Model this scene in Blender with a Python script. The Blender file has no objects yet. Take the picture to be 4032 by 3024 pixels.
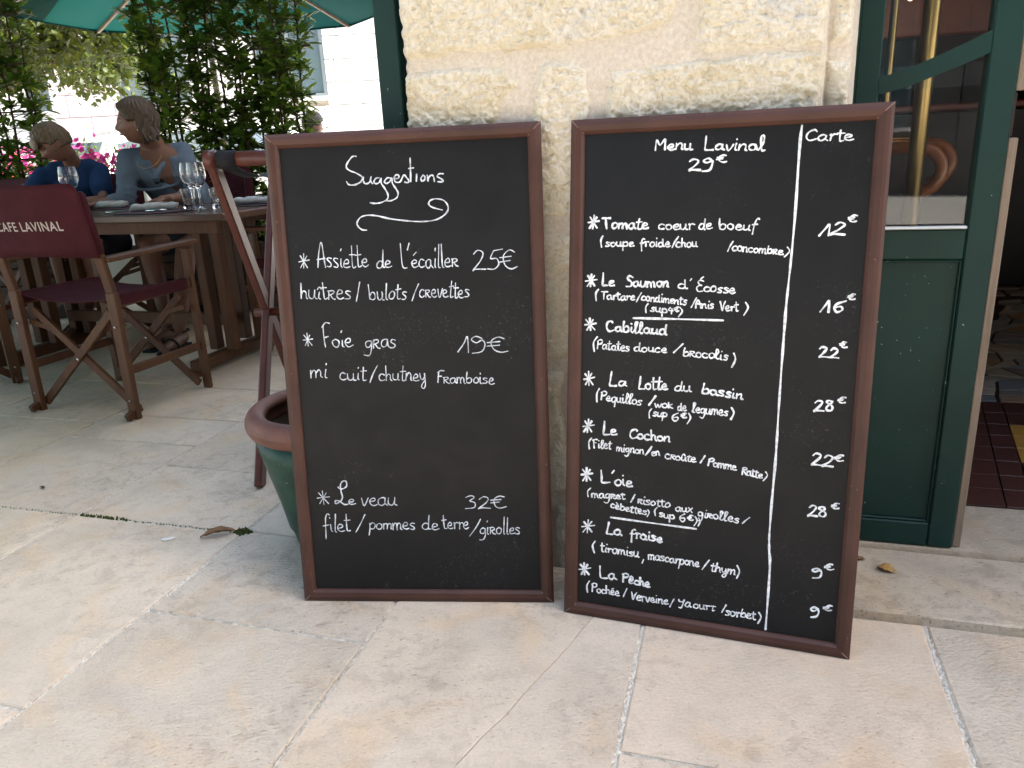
import bpy, bmesh, math, random
import numpy as np
from mathutils import Vector, Matrix, Euler
random.seed(7)
rng = np.random.default_rng(11)
S = bpy.context.scene
COL = S.collection
PI = math.pi

# ---------------------------------------------------------------- camera
cam_d = bpy.data.cameras.new('camera')
cam = bpy.data.objects.new('camera', cam_d)
COL.objects.link(cam)
cam_d.sensor_width = 36.0
cam_d.lens = 27.008
cam_d.clip_start = 0.05
cam_d.clip_end = 500
rt = Vector((0.99883, -0.014409, -0.046156))
dn = Vector((-0.048353, -0.297650, -0.953450))
fw = Vector((0.0, 0.954566, -0.297998))
mw = Matrix((( rt.x, -dn.x, -fw.x, 0), (rt.y, -dn.y, -fw.y, 0), (rt.z, -dn.z, -fw.z, 1.0), (0, 0, 0, 1)))
cam.matrix_world = mw
S.camera = cam

# ---------------------------------------------------------------- world, sun, exposure
SUN_EL = math.radians(57)
SUN_AZ = math.radians(92)          # clockwise from +Y
world = bpy.data.worlds.new('World')
S.world = world
world.use_nodes = True
wn = world.node_tree
wn.nodes.clear()
sky = wn.nodes.new('ShaderNodeTexSky')
sky.sky_type = 'NISHITA'
sky.sun_disc = False
sky.sun_elevation = SUN_EL
sky.sun_rotation = SUN_AZ
sky.air_density = 1.3
sky.dust_density = 3.0
sky.ozone_density = 0.8
bg = wn.nodes.new('ShaderNodeBackground')
bg.inputs[1].default_value = 0.15
wo = wn.nodes.new('ShaderNodeOutputWorld')
wn.links.new(sky.outputs[0], bg.inputs[0])
wn.links.new(bg.outputs[0], wo.inputs[0])
sun_d = bpy.data.lights.new('sun', 'SUN')
sun_d.energy = 4.5
sun_d.angle = math.radians(0.5)
sun_d.color = (1.0, 0.95, 0.88)
sun = bpy.data.objects.new('sun', sun_d)
COL.objects.link(sun)
sv = Vector((math.sin(SUN_AZ) * math.cos(SUN_EL), math.cos(SUN_AZ) * math.cos(SUN_EL), math.sin(SUN_EL)))
sun.rotation_euler = sv.to_track_quat('Z', 'Y').to_euler()
sun.location = (6, 0, 12)
S.view_settings.view_transform = 'Standard'
S.view_settings.look = 'None'
S.view_settings.gamma = 1.0
S.view_settings.exposure = 2.27
S.view_settings.use_curve_mapping = False
try:
    S.cycles.max_bounces = 10
    S.cycles.transparent_max_bounces = 12
except Exception:
    pass

# ---------------------------------------------------------------- helpers
AL = math.radians(-17.0)
UX = Vector((math.cos(AL), math.sin(AL), 0))
NX = Vector((-math.sin(AL), math.cos(AL), 0))
W0 = Vector((0.0930, 1.6720, 0))
def bw(u, n, z=0.0):
    """building frame (along the facade, into the building, up) -> world"""
    return W0 + UX * u + NX * n + Vector((0, 0, z))

def tag(o, label=None, cat=None, group=None, kind=None):
    if label: o['label'] = label
    if cat: o['category'] = cat
    if group: o['group'] = group
    if kind: o['kind'] = kind
    return o
def empty(name, loc=(0, 0, 0), rz=0.0, label=None, cat=None, group=None, kind=None):
    o = bpy.data.objects.new(name, None)
    o.empty_display_size = 0.1
    COL.objects.link(o)
    o.location = loc
    o.rotation_euler = (0, 0, rz)
    return tag(o, label, cat, group, kind)
def copy_tree(o, parent=None):
    c = o.copy()
    COL.objects.link(c)
    c.parent = parent
    for ch in list(o.children):
        copy_tree(ch, c)
    return c

class MB:
    """collects vertices and faces, then links them as one mesh object"""
    def __init__(s):
        s.v = []; s.f = []
    def add(s, vs, fs):
        b = len(s.v)
        s.v.extend([tuple(v) for v in vs])
        s.f.extend([tuple(b + i for i in f) for f in fs])
        return s
    def box(s, c, d, M=None, bev=0.0):
        cx, cy, cz = c; x, y, z = d[0] / 2, d[1] / 2, d[2] / 2
        if bev <= 0:
            vs = [(cx + a * x, cy + b * y, cz + e * z) for a in (-1, 1) for b in (-1, 1) for e in (-1, 1)]
            fs = [(0, 1, 3, 2), (4, 6, 7, 5), (0, 4, 5, 1), (2, 3, 7, 6), (0, 2, 6, 4), (1, 5, 7, 3)]
            if M is not None: vs = [M @ Vector(v) for v in vs]
            return s.add(vs, fs)
        bm = bmesh.new()
        bmesh.ops.create_cube(bm, size=1.0)
        for v in bm.verts: v.co = Vector((cx + v.co.x * d[0], cy + v.co.y * d[1], cz + v.co.z * d[2]))
        bmesh.ops.bevel(bm, geom=list(bm.edges), offset=bev, segments=1, affect='EDGES')
        bm.verts.index_update()
        vs = [v.co.copy() for v in bm.verts]
        if M is not None: vs = [M @ v for v in vs]
        s.add(vs, [[v.index for v in f.verts] for f in bm.faces])
        bm.free()
        return s
    def bar(s, a, b, w, h, up=(0, 0, 1), bev=0.0):
        """rectangular bar from a to b; w is measured across, h along up"""
        a = Vector(a); b = Vector(b); d = b - a; L = d.length; d.normalize()
        up = Vector(up)
        side = d.cross(up)
        if side.length < 1e-4: side = d.cross(Vector((1, 0, 0)))
        side.normalize(); up2 = side.cross(d)
        M = Matrix(((side.x, d.x, up2.x, (a.x + b.x) / 2), (side.y, d.y, up2.y, (a.y + b.y) / 2), (side.z, d.z, up2.z, (a.z + b.z) / 2), (0, 0, 0, 1)))
        return s.box((0, 0, 0), (w, L, h), M, bev)
    def tube(s, pts, r, n=8, cap=True, flat=1.0, flatdir=None):
        pts = [Vector(p) for p in pts]
        rs = r if isinstance(r, (list, tuple)) else [r] * len(pts)
        b = len(s.v); prev = None
        for i, p in enumerate(pts):
            t = (pts[min(i + 1, len(pts) - 1)] - pts[max(i - 1, 0)]).normalized()
            if prev is None:
                x = t.cross(Vector((0, 0, 1)))
                if x.length < 1e-3: x = t.cross(Vector((1, 0, 0)))
                x.normalize()
            else:
                x = prev - t * prev.dot(t)
                if x.length < 1e-6: x = t.cross(Vector((0, 0, 1)))
                x.normalize()
            prev = x
            y = t.cross(x)
            for k in range(n):
                a = 2 * PI * k / n
                s.v.append(tuple(p + x * (math.cos(a) * rs[i]) + y * (math.sin(a) * rs[i])))
        m = len(pts)
        for i in range(m - 1):
            for k in range(n):
                k2 = (k + 1) % n
                s.f.append((b + i * n + k, b + i * n + k2, b + (i + 1) * n + k2, b + (i + 1) * n + k))
        if cap:
            s.f.append(tuple(b + k for k in reversed(range(n))))
            s.f.append(tuple(b + (m - 1) * n + k for k in range(n)))
        return s
    def lathe(s, prof, c=(0, 0, 0), n=24, close=False, M=None):
        b = len(s.v)
        for (r, z) in prof:
            for k in range(n):
                a = 2 * PI * k / n
                p = Vector((c[0] + r * math.cos(a), c[1] + r * math.sin(a), c[2] + z))
                s.v.append(tuple(M @ p if M is not None else p))
        m = len(prof)
        for i in range(m - 1 + (1 if close else 0)):
            j = (i + 1) % m
            for k in range(n):
                k2 = (k + 1) % n
                s.f.append((b + i * n + k, b + i * n + k2, b + j * n + k2, b + j * n + k))
        return s
    def prism(s, poly, z0, z1, M=None):
        n = len(poly)
        vs = [(p[0], p[1], z0) for p in poly] + [(p[0], p[1], z1) for p in poly]
        if M is not None: vs = [M @ Vector(v) for v in vs]
        fs = [tuple(reversed(range(n))), tuple(range(n, 2 * n))] + [(i, (i + 1) % n, n + (i + 1) % n, n + i) for i in range(n)]
        return s.add(vs, fs)
    def build(s, name, mat, parent=None, smooth=False, loc=None, rot=None):
        me = bpy.data.meshes.new(name)
        me.from_pydata([tuple(v) for v in s.v], [], s.f)
        me.update()
        if mat is not None: me.materials.append(mat)
        if smooth:
            me.polygons.foreach_set('use_smooth', [True] * len(me.polygons))
        o = bpy.data.objects.new(name, me)
        COL.objects.link(o)
        if parent is not None: o.parent = parent
        if loc is not None: o.location = loc
        if rot is not None: o.rotation_euler = rot
        return o
def fixn(o):
    bm = bmesh.new(); bm.from_mesh(o.data)
    bmesh.ops.recalc_face_normals(bm, faces=bm.faces)
    bm.to_mesh(o.data); bm.free()
    return o
def frame_M(o, x, y, z):
    return Matrix(((x[0], y[0], z[0], o[0]), (x[1], y[1], z[1], o[1]), (x[2], y[2], z[2], o[2]), (0, 0, 0, 1)))
BM = frame_M(W0, UX, NX, (0, 0, 1))     # building frame matrix

# numpy value noise
def _h(ix, iy, seed):
    n = (ix.astype(np.int64) * 374761393 + iy.astype(np.int64) * 668265263 + seed * 1442695041) & 0x7fffffff
    n = ((n ^ (n >> 13)) * 1274126177) & 0x7fffffff
    n = n ^ (n >> 16)
    return (n & 0xffff) / 65535.0
def vnoise(x, y, seed=0):
    ix = np.floor(x); iy = np.floor(y); fx = x - ix; fy = y - iy
    fx = fx * fx * (3 - 2 * fx); fy = fy * fy * (3 - 2 * fy)
    a = _h(ix, iy, seed); b = _h(ix + 1, iy, seed); c = _h(ix, iy + 1, seed); d = _h(ix + 1, iy + 1, seed)
    return a + (b - a) * fx + (c - a) * fy + (a - b - c + d) * fx * fy
def fbm(x, y, seed=0, o=4):
    s = 0; a = 0.5
    for k in range(o):
        s = s + a * vnoise(x * 2 ** k + 17 * k, y * 2 ** k, seed + k); a *= 0.5
    return s
def poly_sdf(px, pz, poly):
    """signed distance, positive inside"""
    d = np.full(px.shape, 1e9); inside = np.zeros(px.shape, bool)
    n = len(poly)
    for i in range(n):
        ax, ay = poly[i]; bx, by = poly[(i + 1) % n]
        ex, ey = bx - ax, by - ay
        t = np.clip(((px - ax) * ex + (pz - ay) * ey) / (ex * ex + ey * ey + 1e-12), 0, 1)
        d = np.minimum(d, np.hypot(px - ax - t * ex, pz - ay - t * ey))
        c = ((ay > pz) != (by > pz)) & (px < (bx - ax) * (pz - ay) / (by - ay + 1e-12) + ax)
        inside ^= c
    return np.where(inside, d, -d)
def sstep(a, b, x):
    t = np.clip((x - a) / (b - a), 0, 1)
    return t * t * (3 - 2 * t)

# ---------------------------------------------------------------- materials
MATS = {}
class NT:
    def __init__(s, name):
        s.m = bpy.data.materials.new(name); s.m.use_nodes = True
        s.t = s.m.node_tree; s.t.nodes.clear()
        s.out = s.n('ShaderNodeOutputMaterial'); s.p = s.n('ShaderNodeBsdfPrincipled')
        s.l(s.p.outputs[0], s.out.inputs[0])
        MATS[name] = s.m
    def n(s, k): return s.t.nodes.new(k)
    def l(s, a, b): s.t.links.new(a, b)
    def coord(s, kind='Object', scale=(1, 1, 1), rand=False):
        tc = s.n('ShaderNodeTexCoord'); mp = s.n('ShaderNodeMapping')
        s.l(tc.outputs[kind], mp.inputs[0]); mp.inputs['Scale'].default_value = scale
        if rand:
            oi = s.n('ShaderNodeObjectInfo'); mu = s.n('ShaderNodeMath'); mu.operation = 'MULTIPLY'; mu.inputs[1].default_value = 37.0
            s.l(oi.outputs['Random'], mu.inputs[0]); cb = s.n('ShaderNodeCombineXYZ')
            s.l(mu.outputs[0], cb.inputs[0]); s.l(mu.outputs[0], cb.inputs[1]); s.l(cb.outputs[0], mp.inputs['Location'])
        return mp.outputs[0]
    def noise(s, vec, scale, detail=4, rough=0.55, dist=0.0):
        nd = s.n('ShaderNodeTexNoise'); nd.inputs['Scale'].default_value = scale
        nd.inputs['Detail'].default_value = detail; nd.inputs['Roughness'].default_value = rough; nd.inputs['Distortion'].default_value = dist
        s.l(vec, nd.inputs['Vector']); return nd.outputs['Fac']
    def vor(s, vec, scale, feat='F1'):
        nd = s.n('ShaderNodeTexVoronoi'); nd.feature = feat; nd.inputs['Scale'].default_value = scale
        s.l(vec, nd.inputs['Vector']); return nd.outputs['Distance']
    def ramp(s, fac, stops, interp='LINEAR'):
        r = s.n('ShaderNodeValToRGB'); r.color_ramp.interpolation = interp
        e = r.color_ramp.elements
        while len(e) > 1: e.remove(e[0])
        e[0].position = stops[0][0]; e[0].color = c4(stops[0][1])
        for p, c in stops[1:]:
            x = e.new(p); x.color = c4(c)
        s.l(fac, r.inputs[0]); return r.outputs[0]
    def mix(s, fac, a, b, mode='MIX'):
        m = s.n('ShaderNodeMix'); m.data_type = 'RGBA'; m.blend_type = mode
        if isinstance(fac, (int, float)): m.inputs[0].default_value = fac
        else: s.l(fac, m.inputs[0])
        for i, x in ((6, a), (7, b)):
            if isinstance(x, tuple): m.inputs[i].default_value = c4(x)
            else: s.l(x, m.inputs[i])
        return m.outputs[2]
    def math(s, op, a, b=None):
        m = s.n('ShaderNodeMath'); m.operation = op
        for i, x in ((0, a), (1, b)):
            if x is None: continue
            if isinstance(x, (int, float)): m.inputs[i].default_value = x
            else: s.l(x, m.inputs[i])
        return m.outputs[0]
    def bump(s, h, strength=0.3, dist=0.002, prev=None):
        b = s.n('ShaderNodeBump'); b.inputs['Strength'].default_value = strength; b.inputs['Distance'].default_value = dist
        s.l(h, b.inputs['Height'])
        if prev is not None: s.l(prev, b.inputs['Normal'])
        return b.outputs[0]
    def set(s, col=None, rough=None, normal=None, spec=None, metal=None, **kw):
        for k, x in (('Base Color', col), ('Roughness', rough), ('Normal', normal), ('Specular IOR Level', spec), ('Metallic', metal)):
            if x is None: continue
            if isinstance(x, tuple): s.p.inputs[k].default_value = c4(x)
            elif isinstance(x, (int, float)): s.p.inputs[k].default_value = x
            else: s.l(x, s.p.inputs[k])
        for k, x in kw.items(): s.p.inputs[k.replace('_', ' ')].default_value = x
        return s.m
def c4(c): return (c[0], c[1], c[2], 1.0)
def objrand(N, vals):
    oi = N.n('ShaderNodeObjectInfo')
    return N.ramp(oi.outputs['Random'], vals)

def m_stone_floor(name, base, rough_amt=1.0):
    N = NT(name); v = N.coord('Object', rand=True)
    big = N.noise(v, 3.5, 5, 0.6, 0.6); mid = N.noise(v, 22, 6, 0.65, 0.4); fine = N.noise(v, 160, 4, 0.7)
    c = N.ramp(big, [(0.3, tuple(x * 0.86 for x in base)), (0.5, base), (0.7, tuple(min(1, x * 1.1) for x in base))])
    tint = objrand(N, [(0.0, (0.98, 0.97, 0.95)), (0.35, (1.0, 0.985, 0.95)), (0.7, (0.96, 0.955, 0.95)), (1.0, (1.02, 0.98, 0.93))])
    c = N.mix(1.0, c, tint, 'MULTIPLY')
    patch = N.ramp(mid, [(0.40, (0.82, 0.81, 0.80)), (0.50, (1, 1, 1)), (0.64, (1.05, 1.04, 1.02))])
    msk = N.ramp(N.noise(v, 2.4, 3, 0.5), [(0.38, (0.25, 0.25, 0.25)), (0.6, (1, 1, 1))])
    c = N.mix(msk, c, N.mix(1.0, c, patch, 'MULTIPLY'))
    # pits and dark specks
    sp = N.noise(N.coord('Object', (1, 1.9, 1), rand=True), 75, 3, 0.6)
    pit = N.ramp(sp, [(0.33, (0.50, 0.43, 0.37)), (0.39, (1, 1, 1))])
    c = N.mix(N.math('MULTIPLY', msk, 0.75), c, pit, 'MULTIPLY')
    warm = N.ramp(N.noise(v, 5.0, 3, 0.5, 1.0), [(0.5, (1, 1, 1)), (0.72, (1.04, 0.94, 0.82))])
    c = N.mix(0.8, c, warm, 'MULTIPLY')
    c = N.mix(0.45, c, N.ramp(fine, [(0.3, (0.78, 0.77, 0.75)), (0.7, (1.15, 1.15, 1.15))]), 'MULTIPLY')
    vein = N.ramp(N.noise(N.coord('Object', (1, 1.6, 1), rand=True), 30, 5, 0.7, 2.5), [(0.46, (1, 1, 1)), (0.495, (0.80, 0.77, 0.73)), (0.51, (1.05, 1.04, 1.03)), (0.55, (1, 1, 1))])
    c = N.mix(N.math('MULTIPLY', msk, 0.55), c, vein, 'MULTIPLY')
    b1 = N.bump(N.math('ADD', N.math('MULTIPLY', sp, 0.8), N.math('MULTIPLY', mid, 1.2)), 0.85 * rough_amt, 0.003)
    b2 = N.bump(fine, 0.35 * rough_amt, 0.0012, b1)
    return N.set(c, N.ramp(mid, [(0.3, (0.55,) * 3), (0.7, (0.8,) * 3)]), b2, 0.35)
M_PAVE = m_stone_floor('limestone_paving', (0.58, 0.495, 0.40))
M_PAVE2 = m_stone_floor('limestone_paving_rough', (0.55, 0.475, 0.385), 2.0)
M_STEP = m_stone_floor('doorstep_stone', (0.47, 0.41, 0.33))

def m_mortar(name, a, b, sc=40):
    N = NT(name); v = N.coord('Object')
    f = N.noise(v, sc, 5, 0.65); g = N.noise(v, 5, 3)
    c = N.mix(g, N.ramp(f, [(0.3, a), (0.7, b)]), N.ramp(f, [(0.3, tuple(x * .85 for x in a)), (0.7, b)]))
    return N.set(c, 0.9, N.bump(f, 0.6, 0.002), 0.2)
M_GROUT = m_mortar('cream_grout', (0.52, 0.48, 0.40), (0.74, 0.70, 0.62), 70)
M_JOINT = m_mortar('paving_joint_mortar', (0.27, 0.24, 0.19), (0.66, 0.62, 0.54), 45)
M_MORT = m_mortar('wall_lime_mortar', (0.49, 0.425, 0.345), (0.62, 0.55, 0.465), 120)

def m_ashlar():
    N = NT('rough_cut_limestone'); v = N.coord('Object', rand=True)
    big = N.noise(v, 6, 4, 0.6, 0.5); mid = N.noise(v, 70, 5, 0.6, 1.5); fine = N.noise(v, 230, 3, 0.6)
    c = N.ramp(big, [(0.3, (0.52, 0.44, 0.31)), (0.45, (0.60, 0.54, 0.42)), (0.6, (0.63, 0.575, 0.475)), (0.72, (0.50, 0.48, 0.44))])
    c = N.mix(0.55, c, N.ramp(mid, [(0.32, (0.62, 0.58, 0.5)), (0.5, (1, 1, 1)), (0.7, (1.12, 1.12, 1.1))]), 'MULTIPLY')
    b = N.bump(N.vor(N.coord('Object', rand=True), 190, 'SMOOTH_F1'), 0.6, 0.003); b = N.bump(mid, 0.9, 0.004, b); b = N.bump(fine, 0.6, 0.0015, b)
    return N.set(c, 0.92, b, 0.15)
M_ASH = m_ashlar()
def simple(name, col, rough=0.6, spec=0.5, metal=0.0, nscale=0, namt=0.1, bump=0.0, bscale=80, **kw):
    N = NT(name)
    if nscale:
        v = N.coord('Object'); f = N.noise(v, nscale, 5, 0.6)
        col = N.ramp(f, [(0.3, tuple(x * (1 - namt) for x in col)), (0.7, tuple(min(1, x * (1 + namt)) for x in col))])
    nrm = None
    if bump:
        nrm = N.bump(N.noise(N.coord('Object'), bscale, 4, 0.6), bump, 0.001)
    return N.set(col, rough, nrm, spec, metal, **kw)
def m_wood(name, a, b, rough=0.55, axis='z', sc=1.0, bump=0.25):
    N = NT(name)
    s_ = {'z': (60, 60, 3), 'y': (60, 3, 60), 'x': (3, 60, 60)}[axis]
    v = N.coord('Object', tuple(x * sc for x in s_), rand=True)
    f = N.noise(v, 1.0, 5, 0.65, 0.8); g = N.noise(N.coord('Object', rand=True), 6, 3)
    c = N.mix(g, N.ramp(f, [(0.3, a), (0.7, b)]), N.ramp(f, [(0.35, tuple(x * .7 for x in a)), (0.7, a)]))
    return N.set(c, rough, N.bump(f, bump, 0.001), 0.4)
def m_frame():
    N = NT('brown_board_frame_paint'); v = N.coord('Object', rand=True)
    g = N.noise(v, 9, 4); grain = N.noise(N.coord('Object', (30, 3, 30), rand=True), 4, 4)
    c = N.ramp(g, [(0.3, (0.046, 0.0195, 0.0135)), (0.7, (0.072, 0.031, 0.022))])
    sc = N.noise(N.coord('Object', (1, 1, 0.3), rand=True), 170, 3, 0.8)
    scr = N.ramp(sc, [(0.70, (0, 0, 0)), (0.735, (1, 1, 1))])
    c = N.mix(scr, c, (0.30, 0.20, 0.16))
    return N.set(c, 0.45, N.bump(grain, 0.12, 0.0006), 0.26)
M_FRAME = m_frame()
def m_board():
    N = NT('slate_chalkboard'); v = N.coord('Object')
    a = N.noise(v, 3.5, 4, 0.6, 0.8); fine = N.noise(v, 900, 2)
    c = N.ramp(a, [(0.3, (0.0036, 0.0039, 0.0047)), (0.7, (0.0062, 0.0064, 0.0074))])
    # rubbed-out chalk: thin speckled dust in a few bands
    d1 = N.noise(v, 120, 4, 0.75, 2.0); d2 = N.noise(v, 4.2, 3, 0.6)
    dust = N.math('MULTIPLY', N.ramp(d1, [(0.60, (0, 0, 0)), (0.72, (1, 1, 1))]), N.ramp(d2, [(0.50, (0, 0, 0)), (0.64, (1, 1, 1))]))
    c = N.mix(N.math('MULTIPLY', dust, 0.45), c, (0.28, 0.29, 0.30))
    rg = N.ramp(N.noise(v, 7, 4, 0.6, 1.5), [(0.35, (0.44,) * 3), (0.65, (0.56,) * 3)])
    return N.set(c, rg, N.bump(fine, 0.15, 0.0003), 0.26)
M_BOARD = m_board()
M_CHALK = simple('white_chalk_ink', (0.72, 0.74, 0.77), 0.7, 0.3, nscale=130, namt=0.4)
M_CHALK2 = simple('thin_chalk_ink', (0.54, 0.57, 0.61), 0.7, 0.3, nscale=90, namt=0.5)
def m_green():
    N = NT('dark_green_gloss_paint'); v = N.coord('Object')
    g = N.noise(v, 5, 4); c = N.ramp(g, [(0.3, (0.0025, 0.022, 0.018)), (0.7, (0.0042, 0.031, 0.026))])
    sp = N.noise(v, 95, 2, 0.5); m = N.ramp(sp, [(0.73, (0, 0, 0)), (0.75, (1, 1, 1))])
    c = N.mix(N.math('MULTIPLY', m, 0.7), c, (0.25, 0.38, 0.33))
    return N.set(c, 0.5, N.bump(N.noise(v, 60, 4), 0.08, 0.001), 0.25)
M_GREEN = m_green()
M_TEAK = m_wood('brown_oiled_teak', (0.078, 0.028, 0.009), (0.15, 0.060, 0.020))
M_TEAKX = m_wood('table_teak_slats', (0.075, 0.042, 0.032), (0.13, 0.074, 0.054), 0.27, 'x')
M_TEAKD = m_wood('dark_planter_wood', (0.05, 0.028, 0.018), (0.11, 0.06, 0.036), 0.6, 'x', 0.7, 0.5)
M_RED = m_wood('red_mahogany_wood', (0.075, 0.019, 0.013), (0.13, 0.036, 0.021), 0.4)
M_GREYW = m_wood('weathered_grey_wood', (0.19, 0.14, 0.10), (0.32, 0.25, 0.19), 0.8)
M_MAROON = simple('maroon_canvas', (0.050, 0.008, 0.0125), 0.85, 0.2, bump=0.5, bscale=600, nscale=12, namt=0.2)
M_BLACKW = simple('black_webbing', (0.012, 0.012, 0.014), 0.8, 0.3, bump=0.5, bscale=400)
M_LETTER = simple('cream_print', (0.50, 0.43, 0.40), 0.8, 0.2, nscale=200, namt=0.2)
M_TERRA = simple('terracotta_rim', (0.145, 0.060, 0.042), 0.55, 0.4, nscale=18, namt=0.25, bump=0.35, bscale=150)
def m_glaze():
    N = NT('green_pot_glaze'); v = N.coord('Object')
    g = N.noise(v, 14, 5, 0.6); c = N.ramp(g, [(0.35, (0.006, 0.030, 0.020)), (0.7, (0.012, 0.058, 0.036))])
    sp = N.noise(v, 110, 2, 0.5); m = N.ramp(sp, [(0.70, (0, 0, 0)), (0.73, (1, 1, 1))])
    c = N.mix(N.math('MULTIPLY', m, 0.5), c, (0.3, 0.36, 0.3))
    return N.set(c, 0.42, N.bump(g, 0.2, 0.002), 0.3)
M_GLAZE = m_glaze()
M_CLAYIN = simple('stained_clay', (0.13, 0.105, 0.08), 0.85, 0.2, nscale=9, namt=0.5, bump=0.4)
M_SOIL = simple('dark_soil', (0.035, 0.026, 0.018), 0.95, 0.1, nscale=40, namt=0.5, bump=1.0, bscale=60)
def m_glass(name, col=(1, 1, 1), rough=0.0):
    N = NT(name)
    return N.set(col, rough, Transmission_Weight=1.0, IOR=1.45)
M_GLASS = m_glass('clear_table_glass')
def m_pane(name, tint=(0.95, 0.97, 0.97), refl=(0.9, 0.9, 0.9)):
    N = NT(name); N.t.nodes.remove(N.p)
    tr = N.n('ShaderNodeBsdfTransparent'); tr.inputs[0].default_value = c4(tint)
    gl = N.n('ShaderNodeBsdfGlossy'); gl.inputs[0].default_value = c4(refl); gl.inputs['Roughness'].default_value = 0.008
    fr = N.n('ShaderNodeFresnel'); fr.inputs[0].default_value = 1.5
    mx = N.n('ShaderNodeMixShader'); N.l(N.math('MULTIPLY', fr.outputs[0], 0.75), mx.inputs[0]); N.l(tr.outputs[0], mx.inputs[1]); N.l(gl.outputs[0], mx.inputs[2])
    N.l(mx.outputs[0], N.out.inputs[0]); return N.m
M_PANE = m_pane('window_glass')
M_STEEL = simple('polished_steel', (0.62, 0.62, 0.63), 0.18, 0.5, 1.0)
M_BRASS = simple('aged_brass', (0.30, 0.21, 0.085), 0.33, 0.5, 1.0, nscale=6, namt=0.15)
M_NAPKIN = simple('grey_linen', (0.46, 0.46, 0.46), 0.9, 0.2, bump=0.5, bscale=250, nscale=15, namt=0.1)
M_MAT = simple('purple_brown_placemat', (0.075, 0.042, 0.058), 0.7, 0.3)
M_SKIN = simple('tanned_skin', (0.17, 0.082, 0.055), 0.5, 0.4, nscale=20, namt=0.08)
M_SKIN2 = simple('boy_skin', (0.20, 0.098, 0.066), 0.5, 0.4, nscale=20, namt=0.08)
def m_hair(name, a, b):
    N = NT(name); f = N.noise(N.coord('Object', (1, 1, 0.12)), 160, 4, 0.7); c = N.ramp(f, [(0.35, a), (0.65, b)])
    return N.set(c, 0.5, N.bump(f, 0.6, 0.002), 0.4)
M_HAIR = m_hair('dark_blonde_hair', (0.022, 0.014, 0.009), (0.105, 0.066, 0.040))
M_HAIRB = m_hair('light_blonde_hair', (0.050, 0.032, 0.018), (0.19, 0.13, 0.078))
M_HAIRD = m_hair('dark_hair', (0.02, 0.015, 0.012), (0.05, 0.035, 0.03))
M_SHIRT = simple('faded_grey_blue_jersey', (0.125, 0.165, 0.225), 0.9, 0.15, nscale=10, namt=0.15, bump=0.6, bscale=35)
M_TSHIRT = simple('royal_blue_cotton', (0.015, 0.040, 0.115), 0.9, 0.15, nscale=10, namt=0.15, bump=0.6, bscale=35)
M_WHITE = simple('white_cotton', (0.75, 0.75, 0.77), 0.9, 0.2)
M_DARKTOP = simple('charcoal_fabric', (0.02, 0.022, 0.027), 0.9, 0.2)
M_EYE = simple('dark_eye', (0.02, 0.015, 0.012), 0.3)
M_GOLD = simple('thin_gold', (0.5, 0.3, 0.1), 0.35, 0.5, 1.0)
M_LIP = simple('lip', (0.28, 0.10, 0.085), 0.5)
M_CARW = simple('white_car_paint', (0.8, 0.8, 0.8), 0.3, 0.5, Coat_Weight=0.5)
M_CARR = simple('red_car_paint', (0.45, 0.02, 0.02), 0.3, 0.5, Coat_Weight=0.5)
M_CARG = simple('car_window_glass', (0.12, 0.15, 0.17), 0.08, 0.9)
M_TYRE = simple('tyre_rubber', (0.02, 0.02, 0.02), 0.8)
M_FACADE = simple('pale_facade_stone', (0.82, 0.79, 0.73), 0.85, 0.2, nscale=2.5, namt=0.1, bump=0.3, bscale=20)
M_SHADOWSTONE = simple('reflection_dark_facade', (0.10, 0.095, 0.09), 0.9, 0.2, nscale=2, namt=0.3)  # facade colour darkened so the door glass reflects a dark backdrop
M_FACADEJ = simple('facade_joint', (0.42, 0.38, 0.33), 0.9, 0.2)
M_GREYF = simple('grey_window_frame', (0.16, 0.19, 0.19), 0.5)
M_WGLASS = simple('dark_reflective_window', (0.10, 0.14, 0.15), 0.06, 0.9)
def m_asphalt():
    N = NT('pale_square_ground'); v = N.coord('Object')
    c = N.ramp(N.noise(v, 1.5, 4), [(0.3, (0.50, 0.47, 0.42)), (0.7, (0.58, 0.55, 0.50))])
    return N.set(c, 0.9, N.bump(N.noise(v, 40, 4), 0.3, 0.004), 0.2)
M_GROUND = m_asphalt()
M_ROAD = simple('grey_asphalt', (0.07, 0.07, 0.072), 0.9, 0.2, nscale=30, namt=0.25, bump=0.5, bscale=90)
def m_canvas(name, col, trans):
    N = NT(name); N.set(col, 0.8, spec=0.2)
    tl = N.n('ShaderNodeBsdfTranslucent'); tl.inputs[0].default_value = c4(trans)
    mx = N.n('ShaderNodeMixShader'); mx.inputs[0].default_value = 0.35
    N.l(N.p.outputs[0], mx.inputs[1]); N.l(tl.outputs[0], mx.inputs[2]); N.l(mx.outputs[0], N.out.inputs[0]); return N.m
M_PARASOL = m_canvas('green_parasol_canvas', (0.008, 0.095, 0.082), (0.006, 0.065, 0.055))
M_PWOOD = simple('pale_parasol_wood', (0.42, 0.33, 0.25), 0.5, nscale=10, namt=0.15)
def m_leaf(name, a, b, trans, gloss=0.32, tw=0.45):
    N = NT(name)
    gm = N.n('ShaderNodeNewGeometry')
    c = N.ramp(gm.outputs['Random Per Island'], [(0.0, a), (0.6, tuple((x + y) / 2 for x, y in zip(a, b))), (1.0, b)])
    N.set(c, gloss, spec=0.5)
    tl = N.n('ShaderNodeBsdfTranslucent')
    N.l(N.ramp(gm.outputs['Random Per Island'], [(0.0, tuple(x * .7 for x in trans)), (1.0, trans)]), tl.inputs[0])
    mx = N.n('ShaderNodeMixShader'); mx.inputs[0].default_value = tw
    N.l(N.p.outputs[0], mx.inputs[1]); N.l(tl.outputs[0], mx.inputs[2]); N.l(mx.outputs[0], N.out.inputs[0]); return N.m
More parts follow.
